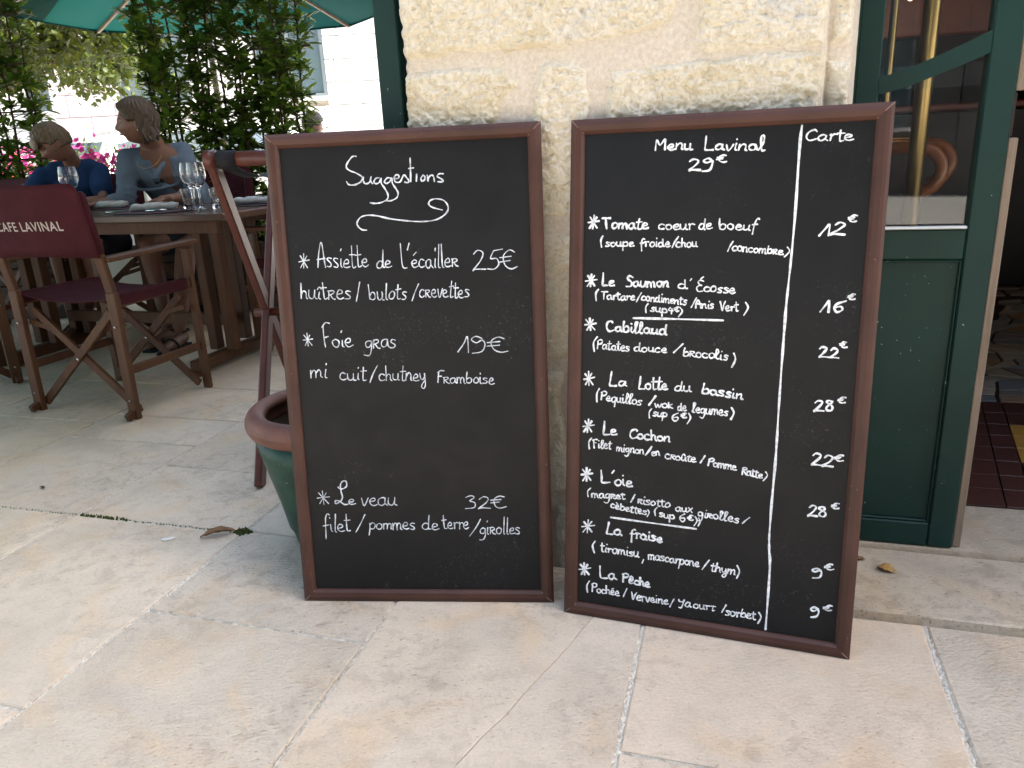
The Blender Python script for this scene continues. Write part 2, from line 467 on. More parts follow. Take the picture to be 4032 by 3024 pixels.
M_LEAF = m_leaf('laurel_leaf', (0.022, 0.055, 0.011), (0.075, 0.15, 0.025), (0.38, 0.54, 0.06))
M_LEAFT = m_leaf('tree_leaf', (0.022, 0.042, 0.009), (0.06, 0.085, 0.018), (0.17, 0.21, 0.03), 0.5)
M_LEAFF = m_leaf('petunia_leaf', (0.09, 0.15, 0.03), (0.18, 0.26, 0.05), (0.25, 0.35, 0.06), 0.5)
M_BARK = simple('dark_bark', (0.055, 0.038, 0.026), 0.85, 0.2, nscale=30, namt=0.3, bump=0.5)
M_PETAL = m_leaf('pink_petal', (0.50, 0.02, 0.16), (0.62, 0.05, 0.32), (0.6, 0.05, 0.3), 0.6)
M_DRYL = simple('dry_brown_leaf', (0.21, 0.115, 0.05), 0.6, 0.3, nscale=60, namt=0.3)
M_DRYY = simple('dry_yellow_leaf', (0.42, 0.25, 0.085), 0.6, 0.3, nscale=60, namt=0.25)
M_SHELL = simple('pale_flake', (0.65, 0.63, 0.58), 0.6)
M_MOSS = simple('green_moss', (0.05, 0.065, 0.018), 0.95, 0.1, nscale=80, namt=0.4)
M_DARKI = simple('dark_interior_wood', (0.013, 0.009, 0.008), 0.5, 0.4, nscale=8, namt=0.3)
M_REDI = simple('red_brown_panelling', (0.12, 0.028, 0.014), 0.45, 0.4, nscale=10, namt=0.25)
M_BTILE = simple('oxblood_tile', (0.065, 0.026, 0.022), 0.4, 0.4, nscale=25, namt=0.2, bump=0.15)
M_YTILE = simple('ochre_tile', (0.42, 0.23, 0.05), 0.45, 0.4, nscale=25, namt=0.15, bump=0.15)
M_MOSJ = simple('dark_mosaic_grout', (0.035, 0.028, 0.022), 0.8)
def m_mos():
    N = NT('broken_mosaic_tile')
    c = objrand(N, [(0.0, (0.34, 0.29, 0.21)), (0.15, (0.52, 0.48, 0.40)), (0.3, (0.17, 0.22, 0.26)), (0.42, (0.36, 0.24, 0.12)), (0.55, (0.25, 0.27, 0.23)), (0.7, (0.48, 0.45, 0.39)), (0.82, (0.20, 0.27, 0.32)), (1.0, (0.34, 0.23, 0.16))])
    return N.set(c, 0.35, N.bump(N.noise(N.coord('Object'), 50, 3), 0.15, 0.001), 0.4)
M_MOS = m_mos()
def m_emit(name, col, s):
    N = NT(name); e = N.n('ShaderNodeEmission'); e.inputs[0].default_value = c4(col); e.inputs[1].default_value = s
    N.l(e.outputs[0], N.out.inputs[0]); return N.m
M_LAMP = m_emit('warm_bulb', (1.0, 0.52, 0.18), 22.0)
M_BENT = m_wood('orange_bentwood', (0.16, 0.05, 0.014), (0.25, 0.085, 0.025), 0.3)
M_CREAM = simple('cream_plaster_wall', (0.62, 0.55, 0.45), 0.9, 0.2, nscale=4, namt=0.1)

# ================================================================ GROUND
def sheet(name, pts, z, mat, **kw):
    m = MB(); m.add([(p[0], p[1], z) for p in pts], [tuple(range(len(pts)))])
    return tag(m.build(name, mat), **kw)
sheet('ground', [(-90, -60), (90, -60), (90, 120), (-90, 120)], -0.035, M_GROUND, kind='structure')
pp = [bw(-9, -6), bw(4.5, -6), bw(4.5, 0.3), bw(-0.2, 0.3), bw(-0.2, 6.2), bw(-9, 6.2)]
paving = sheet('paving', pp, -0.0052, M_JOINT, kind='structure')
def slab(poly, z=0.0, mat=None, parent=None, jit=0.0022, n=5, th=0.02, name='slab', bev=0.005):
    """flagstone from a polygon in the building frame: wavy edges, rounded arris"""
    out = []
    m = len(poly)
    for i in range(m):
        a = Vector(poly[i]); b = Vector(poly[(i + 1) % m]); L = (b - a).length
        k = max(1, min(n, int(L / 0.07)))
        nrm = Vector((-(b - a).y, (b - a).x)).normalized()
        for j in range(k):
            q = a.lerp(b, j / k)
            if j: q = q + nrm * random.uniform(-jit, jit)
            out.append(q)
    c = sum(out, Vector((0, 0))) / len(out)
    pw = [UX * q.x + NX * q.y for q in out]; cw = UX * c.x + NX * c.y
    N_ = len(out); vs = []
    for ring, (s_, zz) in enumerate(((0, -th), (0, -bev * 0.7), (bev, 0))):
        for p in pw:
            d = (p - cw); L = d.length
            q = d * (1 - s_ / L)
            vs.append((q.x, q.y, zz))
    fs = [tuple(2 * N_ + i for i in range(N_))]
    for r_ in range(2):
        for i in range(N_):
            j = (i + 1) % N_
            fs.append((r_ * N_ + i, r_ * N_ + j, (r_ + 1) * N_ + j, (r_ + 1) * N_ + i))
    mb = MB(); mb.add(vs, fs)
    o = mb.build(name, mat or M_PAVE, parent, loc=(W0 + cw + Vector((0, 0, z))))
    o.rotation_euler = (random.uniform(-.0008, .0008), random.uniform(-.0008, .0008), 0)
    return o
def rect_slab(u0, u1, n0, n1, g=0.0042, **kw):
    return slab([(u0 + g, n0 + g), (u1 - g, n0 + g), (u1 - g, n1 - g), (u0 + g, n1 - g)], **kw)
courses = [(-2.085, -1.480, [-1.8, -.75, 0.0, .55, .81, 1.195, 1.75, 2.2, 2.75, 3.3, 4.0, 4.6, 5.2, 6.1]),
           (-1.480, -0.900, [-1.9, -1.35, -.72, 0.0, .375, .95, 1.5, 1.95, 2.6, 3.1, 3.7, 4.4, 5.1, 6.1]),
           (-0.900, -0.335, [-1.9, -1.2, -.38, .01, .62, 1.1, 1.8, 2.3, 2.9, 3.6, 4.2, 5.0, 6.1])]
x = -2.085
for k in range(9):
    ns = [-1.6 + random.uniform(-.2, .2), -.6, .12 if k else .02, .71]
    if k == 0: ns = [-1.7, -.8, -.02, .71]
    while ns[-1] < 5.6: ns.append(ns[-1] + random.uniform(.45, .8))
    courses.append((x - .6, x, ns)); x -= .6
rough_ids = {(1, 4), (2, 2), (2, 3)}
for ci, (u0, u1, ns) in enumerate(courses):
    for i in range(len(ns) - 1):
        r_ = (ci == 1 and i == 4) or (ci == 2 and i in (1, 2)) or random.random() < .12
        if ci in (0, 1, 2) and i < 4 and not ((ci == 1 and i == 4) or (ci == 2 and i in (1, 2))): r_ = False
        rect_slab(u0, u1, ns[i], ns[i + 1], z=random.uniform(-.0008, .0008), mat=M_PAVE2 if r_ else M_PAVE, parent=paving)
# the cracked slab against the pier
g = .0045
crack = [(-.20, -1.15), (-.13, -.90), (-.07, -.75), (-.03, -.66), (-.005, -.58), (.02, -.52), (.045, -.435), (.09, -.30), (.105, -.24), (.12, -.19), (.165, 0.0)]
slab([(-.335 + g, -1.15)] + [(a - .0007, b) for a, b in crack] + [(-.335 + g, 0.0)], mat=M_PAVE, parent=paving, n=3, bev=.0022, jit=.0012)
slab([(a + .0007, b) for a, b in crack][::-1][:0] + [(-.195, -1.15), (.23 - g, -1.15), (.23 - g, 0.0)] + [(a + .0007, b) for a, b in crack][::-1][:-1], mat=M_PAVE, parent=paving, n=3, bev=.0022, jit=.0012)
for a in (( -.335, .23, -2.1, -1.155), (.23, .80, -.56, -.066), (.23, .80, -1.3, -.56), (.23, .8, -2.0, -1.3), (.80, 1.42, -.75, -.066), (.80, 1.42, -1.6, -.75),
          (1.42, 2.05, -.95, -.066), (1.42, 2.05, -1.8, -.95), (2.05, 2.7, -.7, -.066), (2.05, 2.7, -1.5, -.7), (2.7, 3.4, -1.2, -.066)):
    rect_slab(*a, mat=M_PAVE2 if a[0] > .79 and a[0] < 1.5 else M_PAVE, parent=paving)
# grout beads standing slightly in the widest joints, moss in the dark one
def bead(pts, w, mat, name, z0=-.0054, h=.0042, parent=None, seed=1, dens=90):
    r_ = random.Random(seed); m = MB()
    for i in range(len(pts) - 1):
        a = Vector(pts[i]); b = Vector(pts[i + 1]); L = (b - a).length; k = int(L * dens)
        d = (b - a).normalized(); nn = Vector((-d.y, d.x))
        for j in range(k):
            q = a + d * (L * (j + r_.random()) / k) + nn * r_.gauss(0, w * .28)
            s_ = r_.uniform(.35, 1) * w * .6; P = bw(q.x, q.y, z0)
            ang = r_.random() * 6; n_ = 6
            ring = [(P.x + s_ * math.cos(ang + t * PI / 3) * r_.uniform(.7, 1.2), P.y + s_ * math.sin(ang + t * PI / 3) * r_.uniform(.7, 1.2), z0) for t in range(n_)]
            m.add(ring + [(P.x, P.y, z0 + h * r_.uniform(.7, 1.2))], [(t, (t + 1) % n_, n_) for t in range(n_)])
    o = m.build(name, mat, parent); tag(o, kind='stuff'); return o
bead([(.23, -1.15), (.23, -.07)], .012, M_GROUT, 'grout_crumbs', parent=paving, seed=3, dens=350)
bead([(-.90, -.8), (-.90, .2)], .010, M_GROUT, 'grout_crumbs', parent=paving, seed=4, dens=300)
bead([(.80, -.6), (.80, -.07)], .012, M_GROUT, 'grout_crumbs', parent=paving, seed=5, dens=300)
bead([(-.335, -.8), (-.335, -.1)], .007, M_GROUT, 'grout_crumbs', parent=paving, seed=6, dens=260)
bead([(-1.48, -.4), (-1.48, .9)], .008, M_GROUT, 'grout_crumbs', parent=paving, seed=16, dens=260)
bead([(-1.95, 0.003), (-.93, 0.003)], .006, M_MOSS, 'moss_in_joint', parent=paving, seed=7, dens=80, h=.005)
bead([(-.925, .0), (-.88, .003)], .02, M_MOSS, 'moss_in_joint', parent=paving, seed=8, dens=900, h=.012)
bead([(-1.47, .003), (-1.30, .003)], .010, M_MOSS, 'moss_in_joint', parent=paving, seed=9, dens=260, h=.010)

# doorstep in front of the door, sill behind it
step = MB().add([(0, 0, 0)], []).build('doorstep', M_JOINT)
bpy.data.objects.remove(step)
doorstep = MB().prism([(.560, -.060), (3.3, -.060), (3.3, .21), (.560, .21)], -.02, .012, BM).build('doorstep', M_JOINT)
tag(doorstep, kind='structure')
for a, b in ((.556, 1.62), (1.62, 2.5), (2.5, 3.3)):
    slab([(a, -.066), (b - .003, -.066), (b - .003, .208), (a, .208)], z=.02, mat=M_STEP, parent=doorstep, th=.035, bev=.006, jit=.002)
door_sill = MB().prism([(.62, .212), (3.9, .212), (3.9, .466), (.62, .466)], -.02, .024, BM).build('door_sill', M_JOINT); tag(door_sill, kind='structure')
slab([(.62, .2095), (3.9, .2095), (3.9, .466), (.62, .466)], z=.032, mat=M_STEP, parent=door_sill, th=.04, bev=.006)

# ================================================================ CAFE BUILDING
def hf(name, u0, u1, z0, z1, st, fn, mat, parent, keep=None):
    nu = int((u1 - u0) / st) + 1; nz = int((z1 - z0) / st) + 1
    U_, Z_ = np.meshgrid(np.linspace(u0, u1, nu), np.linspace(z0, z1, nz))
    H = fn(U_, Z_)
    K = np.ones(U_.shape, bool) if keep is None else keep(U_, Z_)
    cu, cz = (u0 + u1) / 2, (z0 + z1) / 2
    X = (U_ - cu) * UX.x - H * NX.x; Y = (U_ - cu) * UX.y - H * NX.y
    V = np.stack([X, Y, Z_ - cz], -1).reshape(-1, 3)
    idx = np.arange(nu * nz).reshape(nz, nu)
    f = np.stack([idx[:-1, :-1], idx[:-1, 1:], idx[1:, 1:], idx[1:, :-1]], -1).reshape(-1, 4)
    kk = K.reshape(-1); f = f[kk[f].any(1)]
    used = np.unique(f); mp = np.zeros(nu * nz, int); mp[used] = np.arange(len(used))
    me = bpy.data.meshes.new(name); me.from_pydata(V[used].tolist(), [], mp[f].tolist()); me.materials.append(mat)
    me.polygons.foreach_set('use_smooth', [True] * len(me.polygons)); me.update()
    o = bpy.data.objects.new(name, me); COL.objects.link(o); o.parent = parent; o.location = bw(cu, 0, cz)
    return o
def edge_drop(u, z):
    le = -.318 + .014 * (fbm(z * 9, z * 0, 5) - .5) + .006 * (vnoise(z * 60, u * 0, 9) - .5)
    d = np.clip((le + .028 - u) / .028, 0, 1.6)
    re = .586 + .006 * (fbm(z * 14, z * 0, 8) - .5)
    d2 = np.clip((u - (re - .012)) / .012, 0, 2)
    return .045 * d ** 2.2 + .02 * d2 ** 2.2
def rebate(u, z):
    e = .535 + .005 * (fbm(z * 20, z * 0, 12) - .5)
    return .022 * sstep(-.003, .003, u - e)
def rough(u, z, a=1.0):
    # hammered surface: ridges and pits about a centimetre across
    n1 = fbm(u * 130, z * 130, 3, 2); n2 = 1 - np.abs(2 * fbm(u * 85 + 9, z * 120, 21, 2) - 1)
    return 1.5 * a * (.0042 * (n1 - .38) + .0062 * (n2 - .7) + .005 * (fbm(u * 18, z * 18, 31, 3) - .45))
def mortar_h(u, z):
    return .0045 * (fbm(u * 110, z * 90, 44, 3) - .4) + .0035 * (fbm(u * 35, z * 35, 47, 2) - .45) + .008 * (fbm(u * 6, z * 6, 50, 3) - .5) - edge_drop(u, z) - rebate(u, z) - .008
cafe = empty('cafe_building', bw(.13, .1), 0, 'cream limestone cafe building with the rough pier behind the two chalkboards', 'building')
cafe_M = Matrix.Translation(bw(.13, .1))
def cpart(o):
    o.parent = cafe; o.matrix_parent_inverse = cafe_M.inverted(); return o
cpart(hf('wall_mortar', -.335, .60, -.02, 1.9, .0036, mortar_h, M_MORT, None))
stones = [
 [(-.322, 1.40), (.268, 1.40), (.266, 1.268), (.257, 1.212), (.226, 1.199), (.142, 1.186), (.079, 1.187), (.036, 1.180), (-.001, 1.186), (-.073, 1.182), (-.183, 1.186), (-.25, 1.180), (-.322, 1.186)],
 [(.296, 1.40), (.531, 1.40), (.531, 1.243), (.533, 1.150), (.518, 1.148), (.438, 1.150), (.368, 1.148), (.33, 1.152), (.317, 1.161), (.3, 1.168)],
 [(-.318, 1.154), (-.184, 1.160), (-.08, 1.149), (-.060, 1.111), (-.098, 1.087), (-.100, .90), (-.318, .90)],
 [(-.010, 1.150), (.026, 1.156), (.068, 1.149), (.091, 1.133), (.096, 1.092), (.088, 1.058), (.092, .84), (-.022, .845), (-.024, 1.082), (-.016, 1.13)],
 [(.125, 1.111), (.134, 1.130), (.249, 1.136), (.398, 1.141), (.532, 1.137), (.533, .86), (.30, .84), (.125, .86)],
 [(.540, 1.40), (.584, 1.40), (.584, 1.16), (.543, 1.147)], [(.540, 1.125), (.586, 1.118), (.586, .93), (.543, .92)],
 [(-.318, .87), (-.05, .86), (-.045, .55), (-.318, .56)], [(-.02, .815), (.22, .82), (.25, .55), (-.02, .535)], [(.275, .82), (.53, .83), (.53, .56), (.27, .55)],
 [(-.318, .52), (-.14, .52), (-.13, .2), (-.318, .19)], [(-.11, .51), (.02, .50), (.035, .20), (-.11, .20)], [(.045, .50), (.40, .52), (.41, .19), (.055, .20)], [(.43, .52), (.535, .52), (.535, .2), (.43, .2)],
 [(-.318, .16), (-.02, .17), (-.02, -.02), (-.318, -.02)], [(.0, .165), (.30, .165), (.30, -.02), (.0, -.02)], [(.32, .165), (.535, .165), (.535, -.02), (.32, -.02)],
 [(.543, .88), (.586, .88), (.586, .5), (.543, .5)], [(.543, .46), (.586, .46), (.586, .02), (.543, .02)],
 [(-.322, 1.90), (-.02, 1.90), (-.02, 1.44), (-.322, 1.43)], [(.01, 1.90), (.30, 1.90), (.30, 1.43), (.01, 1.43)], [(.33, 1.90), (.531, 1.90), (.531, 1.43), (.33, 1.43)]]
for si, P in enumerate(stones):
    P = np.array(P); a = P.min(0) - .012; b = P.max(0) + .012
    hard = si in (1, 5, 6)
    def fn(u, z, P=P.tolist(), si=si):
        w = .022 * (fbm(u * 22 + si, z * 22, 60 + si, 3) - .44)
        d = poly_sdf(u + w, z + w * .6, P) + .006 * (fbm(u * 50, z * 50, 90 + si, 2) - .4)
        h = -.012 + .0125 * sstep(-.006, .014, d)
        return h + rough(u, z) * sstep(-.002, .010, d) - edge_drop(u, z) - rebate(u, z) + .004 * (fbm(u * 5 + si, z * 5, si, 2) - .5)
    def keep(u, z, P=P.tolist()):
        return poly_sdf(u, z, P) > -.012
    big = P[:, 1].max() <= 1.41 and P[:, 1].min() > .8
    cpart(hf('stone', max(a[0], -.335), min(b[0], .60), a[1], min(b[1], 1.9), .0023 if big else .006, fn, M_ASH, None, keep))
def cbox(name, u0, u1, n0, n1, z0, z1, mat):
    m = MB(); m.box(((u0 + u1) / 2, (n0 + n1) / 2, (z0 + z1) / 2), (u1 - u0, n1 - n0, z1 - z0), BM)
    return cpart(m.build(name, mat))
cbox('pier_core', -.305, .575, .035, .21, -.02, 1.9, M_MORT)
cbox('side_wall', -.305, -.07, .212, 7, -.02, 2.598, M_CREAM)
cbox('pier_back', -.069, .606, .212, .40, -.02, 2.598, M_CREAM)
cbox('front_wall_upper', -.305, 9, .0, .40, 2.6, 7.0, M_CREAM)
cbox('pier_upper', -.305, .575, .0, .21, 1.902, 2.598, M_CREAM)
cbox('front_wall_right', 3.9, 9, .0, .40, -.02, 2.598, M_CREAM)  # opening made wider out of view to admit daylight to the interior
cbox('side_wall_upper', -.305, -.07, .402, 7, 2.6, 7.0, M_CREAM)
cbox('right_wall', 8.8, 9, .402, 7, -.02, 7.0, M_CREAM)
cbox('back_wall', -.069, 8.799, 6.8, 7, -.02, 7.0, M_CREAM)
cbox('roof', -.4, 9.1, -.1, 7.1, 7.002, 7.15, M_CREAM)
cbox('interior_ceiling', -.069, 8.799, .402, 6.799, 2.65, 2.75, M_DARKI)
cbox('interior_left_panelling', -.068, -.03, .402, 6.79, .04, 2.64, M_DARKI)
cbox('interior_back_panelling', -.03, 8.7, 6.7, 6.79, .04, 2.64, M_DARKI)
cbox('door_jamb', .577, .609, .165, .255, .02, 2.6, M_GREEN)
cbox('door_lintel', .611, 3.9, .165, .255, 2.3, 2.598, M_GREEN)
cbox('door_jamb', 3.86, 3.899, .165, .255, .02, 2.298, M_GREEN)

# interior floor
ifl = MB().prism([(-.06, .468), (8.7, .468), (8.7, 6.7), (-.06, 6.7)], -.02, .024, BM).build('interior_floor', M_MOSJ); tag(ifl, kind='structure')
def tile(poly, mat, name='tile', z=.0335, th=.009, parent=ifl, bev=.0015):
    c = Vector((sum(p[0] for p in poly) / len(poly), sum(p[1] for p in poly) / len(poly)))
    cw = UX * c.x + NX * c.y; n_ = len(poly); vs = []
    for (s_, zz) in ((0, -th), (0, -bev), (bev, 0)):
        for p in poly:
            d = UX * (p[0] - c.x) + NX * (p[1] - c.y); q = d * (1 - s_ / max(d.length, .01)); vs.append((q.x, q.y, zz))
    fs = [tuple(2 * n_ + i for i in range(n_))] + [(r_ * n_ + i, r_ * n_ + (i + 1) % n_, (r_ + 1) * n_ + (i + 1) % n_, (r_ + 1) * n_ + i) for r_ in range(2) for i in range(n_)]
    m = MB(); m.add(vs, fs); return m.build(name, mat, parent, loc=W0 + cw + Vector((0, 0, z)))
rows = [.474, .587, .687, .798, .912, 1.02, 1.126, 1.245, 1.365]
for i in range(len(rows) - 1):
    for j in range(-3, 7):
        sh = lambda n_: .18 * (n_ - .474)
        ua = 1.094 + j * .165 if j < 1 else 1.16 + (j - 1) * .165; ub = 1.16 if j == 0 else ua + .165; gg = .0018; n0, n1 = rows[i] + gg, rows[i + 1] - gg
        q = [(ua + sh(n0) + gg, n0), (ub + sh(n0) - gg, n0), (ub + sh(n1) - gg, n1), (ua + sh(n1) + gg, n1)]
        yel = (3 <= i <= 5) and j in (1, 2) or (i in (2, 6) and j == 2)
        if q[0][0] < .65: continue
        tile(q, M_YTILE if yel else M_BTILE)
# broken mosaic: a jittered net of four-sided scraps
st_u, st_n = .115, .085
gu = {}; r2 = random.Random(5)
NU, NN = 13, 22
for i in range(NU + 1):
    for j in range(NN + 1):
        gu[i, j] = (1.08 + i * st_u + r2.uniform(-.42, .42) * st_u + j * .034, 1.375 + (j * st_n + (r2.uniform(-.42, .42) * st_n if j else 0)))
for i in range(NU):
    for j in range(NN):
        q = [gu[i, j], gu[i + 1, j], gu[i + 1, j + 1], gu[i, j + 1]]
        c = (sum(p[0] for p in q) / 4, sum(p[1] for p in q) / 4)
        q = [(c[0] + (p[0] - c[0]) * .90, c[1] + (p[1] - c[1]) * .90) for p in q]
        if r2.random() < .35: q.insert(1, ((q[0][0] + q[1][0]) / 2 + r2.uniform(-.01, .01), (q[0][1] + q[1][1]) / 2 - .010))
        tile(q, M_MOS, 'mosaic_piece', z=.0335 + r2.uniform(-.0006, .0006), th=.0088)
far = MB()
for i in range(34):
    for j in range(20):
        u_ = .2 + i * .16 + r2.uniform(-.04, .04); n_ = 3.3 + j * .16 + r2.uniform(-.04, .04)
        if 1.08 + (n_ - 1.375) / st_n * .034 - .1 < u_ < 2.75 + (n_ - 1.375) / st_n * .034 and n_ < 3.4: continue
        s_ = .066
        far.prism([(u_ - s_ * r2.uniform(.8, 1.1), n_ - s_), (u_ + s_, n_ - s_ * r2.uniform(.8, 1.1)), (u_ + s_ * r2.uniform(.8, 1.1), n_ + s_), (u_ - s_, n_ + s_)], .0242, .033, BM)
tag(far.build('far_mosaic', M_MOS, ifl), kind='stuff')

# ---------------------------------------------------------------- glazed door leaf
door = empty('glazed_door', bw(.613, .2135, .035), AL, 'narrow dark green glazed door with curved glazing bar beside the right chalkboard', 'door')
def dl(name, pts_boxes, mat, n0=0, n1=.042):
    m = MB()
    for (x0, x1, z0, z1) in pts_boxes: m.box(((x0 + x1) / 2, (n0 + n1) / 2, (z0 + z1) / 2), (x1 - x0, n1 - n0, z1 - z0), None, .003)
    return m.build(name, mat, door)
# local: x from leaf left edge (u=.613), z above .035-> subtract
zz = -.035
dl('stile', [(0, .046, 0, 2.24)], M_GREEN); dl('stile', [(.242, .296, 0, 2.24)], M_GREEN)
dl('bottom_rail', [(.0462, .2418, 0, .06)], M_GREEN, .001, .041)
dl('middle_rail', [(.0462, .2418, .72 + zz, .785 + zz)], M_GREEN, .001, .041)
dl('top_rail', [(.0462, .2418, 2.14, 2.24)], M_GREEN, .001, .041)
pn = dl('door_panel', [(.044, .244, .056, .725 + zz)], M_GREEN, .012, .030)
m = MB()
for a, b, c_, d in ((.0462, .052, .06, .72 + zz), (.236, .2418, .06, .72 + zz)):
    m.box(((a + b) / 2, .0085, (c_ + d) / 2), (b - a, .007, d - c_), None, .002)
m.box((.144, .0085, .0635), (.184, .007, .006), None, .002); m.box((.144, .0085, .7165 + zz), (.184, .007, .006), None, .002)
m.build('panel_moulding', M_GREEN, door)
m = MB(); m.box((.144, .004, .7885 + zz), (.194, .016, .007), None, .002); m.build('glazing_bead', simple('pale_metal_bead', (.42, .45, .47), .35, .5, .6), door)
# curved bar
def arc(x, lo):
    t_ = max(0.0, (x - .046) / .196)
    return (1.062 if lo == 0 else 1.096) + (.066 if lo == 0 else .074) * (t_ ** 1.25) + zz
m = MB(); k = 12
for i in range(k + 1):
    x_ = .0455 + .197 * i / k
    m.v += [(x_, .001, arc(x_, 0)), (x_, .001, arc(x_, 1)), (x_, .041, arc(x_, 1)), (x_, .041, arc(x_, 0))]
for i in range(k):
    for a in range(4): m.f.append((i * 4 + a, i * 4 + (a + 1) % 4, (i + 1) * 4 + (a + 1) % 4, (i + 1) * 4 + a))
fixn(m.build('curved_glazing_bar', M_GREEN, door))
m = MB(); m.box((.144, .020, (.785 + 1.11) / 2 + zz), (.20, .005, .335)); m.build('glass_pane', M_PANE, door)
m = MB(); m.box((.144, .0201, 1.62 + zz), (.20, .005, 1.10)); m.build('glass_pane', M_PANE, door)
# weatherstrip
ws = MB()
for a, b in ((0, .93), (1.02, 2.24)): ws.box((.307, .026, (a + b) / 2 + zz + .035), (.018, .030, b - a), None, .002)
ws.build('weathered_edge_strip', M_GREYW, door)
m = MB(); m.box((.2985, .028, 1.12), (.0035, .026, 2.23)); m.build('edge_groove', simple('dark_red_primer', (.06, .018, .014), .7), door)
m = MB(); m.box((.303, .03, .975 + zz + .035), (.006, .02, .085), None, .002); m.build('latch_plate', M_DARKI, door)

# green shutter edge at the left of the pier
sh = empty('green_shutter', bw(-.36, .13), AL, 'dark green painted shutter post against the left edge of the stone pier', 'shutter')
m = MB(); m.box((-.028, 0, 1.2), (.056, .04, 2.4), None, .003); m.build('shutter_stile', M_GREEN, sh)
m = MB(); m.box((.035, .018, 1.2), (.066, .024, 2.38), None, .003); m.build('shutter_panel', M_GREEN, sh)
for zc in (.45, 1.9):
    m = MB(); m.tube([(-.002, -.024, zc), (-.002, -.024, zc + .07)], .006, 8); m.build('hinge', M_DARKI, sh)

# ---------------------------------------------------------------- inside the cafe
def iobj(name, label, cat): return empty(name, bw(0, 0), AL, label, cat)
pole = empty('brass_pole', bw(.800, .52, .034), AL, 'tall brass pole just inside the glazed door', 'pole')
m = MB(); m.tube([(0, 0, .012), (0, 0, 2.55)], .019, 20); m.build('tube', M_BRASS, pole, True)
m = MB(); m.lathe([(.001, 0), (.055, 0), (.055, .006), (.024, .012), (.02, .03)], n=20); m.build('foot', M_BRASS, pole, True)
pole2 = empty('door_rail', bw(.735, .62, .034), AL, 'thin brass upright beside the taller brass pole inside the door', 'rail')
m = MB(); m.tube([(0, 0, 0), (0, 0, 2.5)], .009, 12); m.build('tube', M_BRASS, pole2, True)
m = MB(); m.lathe([(.001, 0), (.03, 0), (.03, .005), (.012, .01)], n=16); m.build('foot', M_BRASS, pole2, True)
def bent_chair(name, u_, n_, rz, label):
    c = empty(name, bw(u_, n_, .034), AL + rz, label, 'chair', 'bentwood chairs inside the cafe')
    m = MB(); m.lathe([(.001, .45), (.19, .45), (.205, .44), (.20, .42), (.001, .42)], n=28); m.build('seat', M_BENT, c, True)
    for sx in (-1, 1):
        m = MB(); m.tube([(sx * .14, -.13, .43), (sx * .17, -.18, .2), (sx * .19, -.21, 0)], .014, 10); m.build('leg', M_BENT, c, True)
        m = MB(); m.tube([(sx * .17, .22, 0), (sx * .16, .17, .43), (sx * .18, .20, .7), (sx * .15, .22, .88), (sx * .08, .23, .95), (0, .23, .97)], .013, 10); m.build('back_frame', M_BENT, c, True)
        pts = []
        for k in range(15):
            a = PI * (1.15 - 1.45 * k / 14)
            pts.append((sx * .24, -.02 + .085 * math.cos(a) * 1.1 - .05, .70 + .10 + .115 * math.sin(a) - .06))
        pts = [(sx * .18, .19, .90), (sx * .22, .06, .91)] + [(sx * .24, -.10 - .065 * math.sin(PI * k / 8), .845 + .062 * math.cos(PI * k / 8)) for k in range(9)]
        m = MB(); m.tube(pts, .017, 12); m.build('armrest', M_BENT, c, True)
    m = MB(); m.tube([(.17 * math.cos(t * PI / 12), .17 * math.sin(t * PI / 12), .22) for t in range(25)], .008, 8); m.build('stretcher', M_BENT, c, True)
    return c
ch1 = bent_chair('bentwood_chair', .815, 1.04, math.radians(75), 'orange bentwood chair with curled arm behind the brass pole')
bar_ = iobj('bar_shelf', 'red brown bar canopy with small lit bulbs inside the cafe', 'shelf')
m = MB(); m.box((1.9, 3.6, 1.62), (1.9, .10, .30), None, .01); m.build('panel', M_REDI, bar_)
m = MB(); m.box((1.9, 3.55, 1.86), (2.1, .5, .05), None, .01); m.build('top_shelf', M_BENT, bar_)
for k in range(5):
    m = MB(); m.lathe([(.001, -.014), (.012, -.008), (.014, 0), (.010, .012), (.001, .016)], (1.35 + k * .22, 3.45, 1.93), 12); m.build('bulb', M_LAMP, bar_, True)
lamp = iobj('pendant_lamp', 'small glowing pendant lamp seen in the upper door pane', 'lamp')
m = MB(); m.lathe([(.001, -.03), (.018, -.02), (.024, 0), (.018, .022), (.001, .03)], (1.16, 3.0, 1.62), 16); m.build('bulb', M_LAMP, lamp, True)
m = MB(); m.tube([(1.16, 3.0, 1.65), (1.16, 3.0, 2.64)], .004, 6); m.build('cord', M_DARKI, lamp)
m = MB(); m.lathe([(.02, .06), (.07, .015), (.072, .012), (.022, .058)], (1.16, 3.0, 1.62), 20); m.build('shade', M_DARKI, lamp, True)
cnt = iobj('bar_counter', 'dark wooden bar counter at the back of the cafe', 'counter')
m = MB(); m.box((2.2, 3.9, .55), (2.8, .5, 1.03), None, .01); m.build('body', M_DARKI, cnt)
m = MB(); m.box((2.2, 3.86, 1.085), (2.9, .62, .04), None, .01); m.build('counter_top', M_REDI, cnt)
tb = iobj('cafe_table', 'small dark round table inside the open doorway', 'table')
m = MB(); m.lathe([(.001, .77), (.32, .77), (.33, .76), (.33, .745), (.001, .74)], (2.5, 2.5, 0), 32); m.build('table_top', M_DARKI, tb)
m = MB(); m.lathe([(.001, .035), (.22, .036), (.21, .05), (.03, .08), (.025, .74)], (2.5, 2.5, 0), 20); m.build('pedestal', M_DARKI, tb)

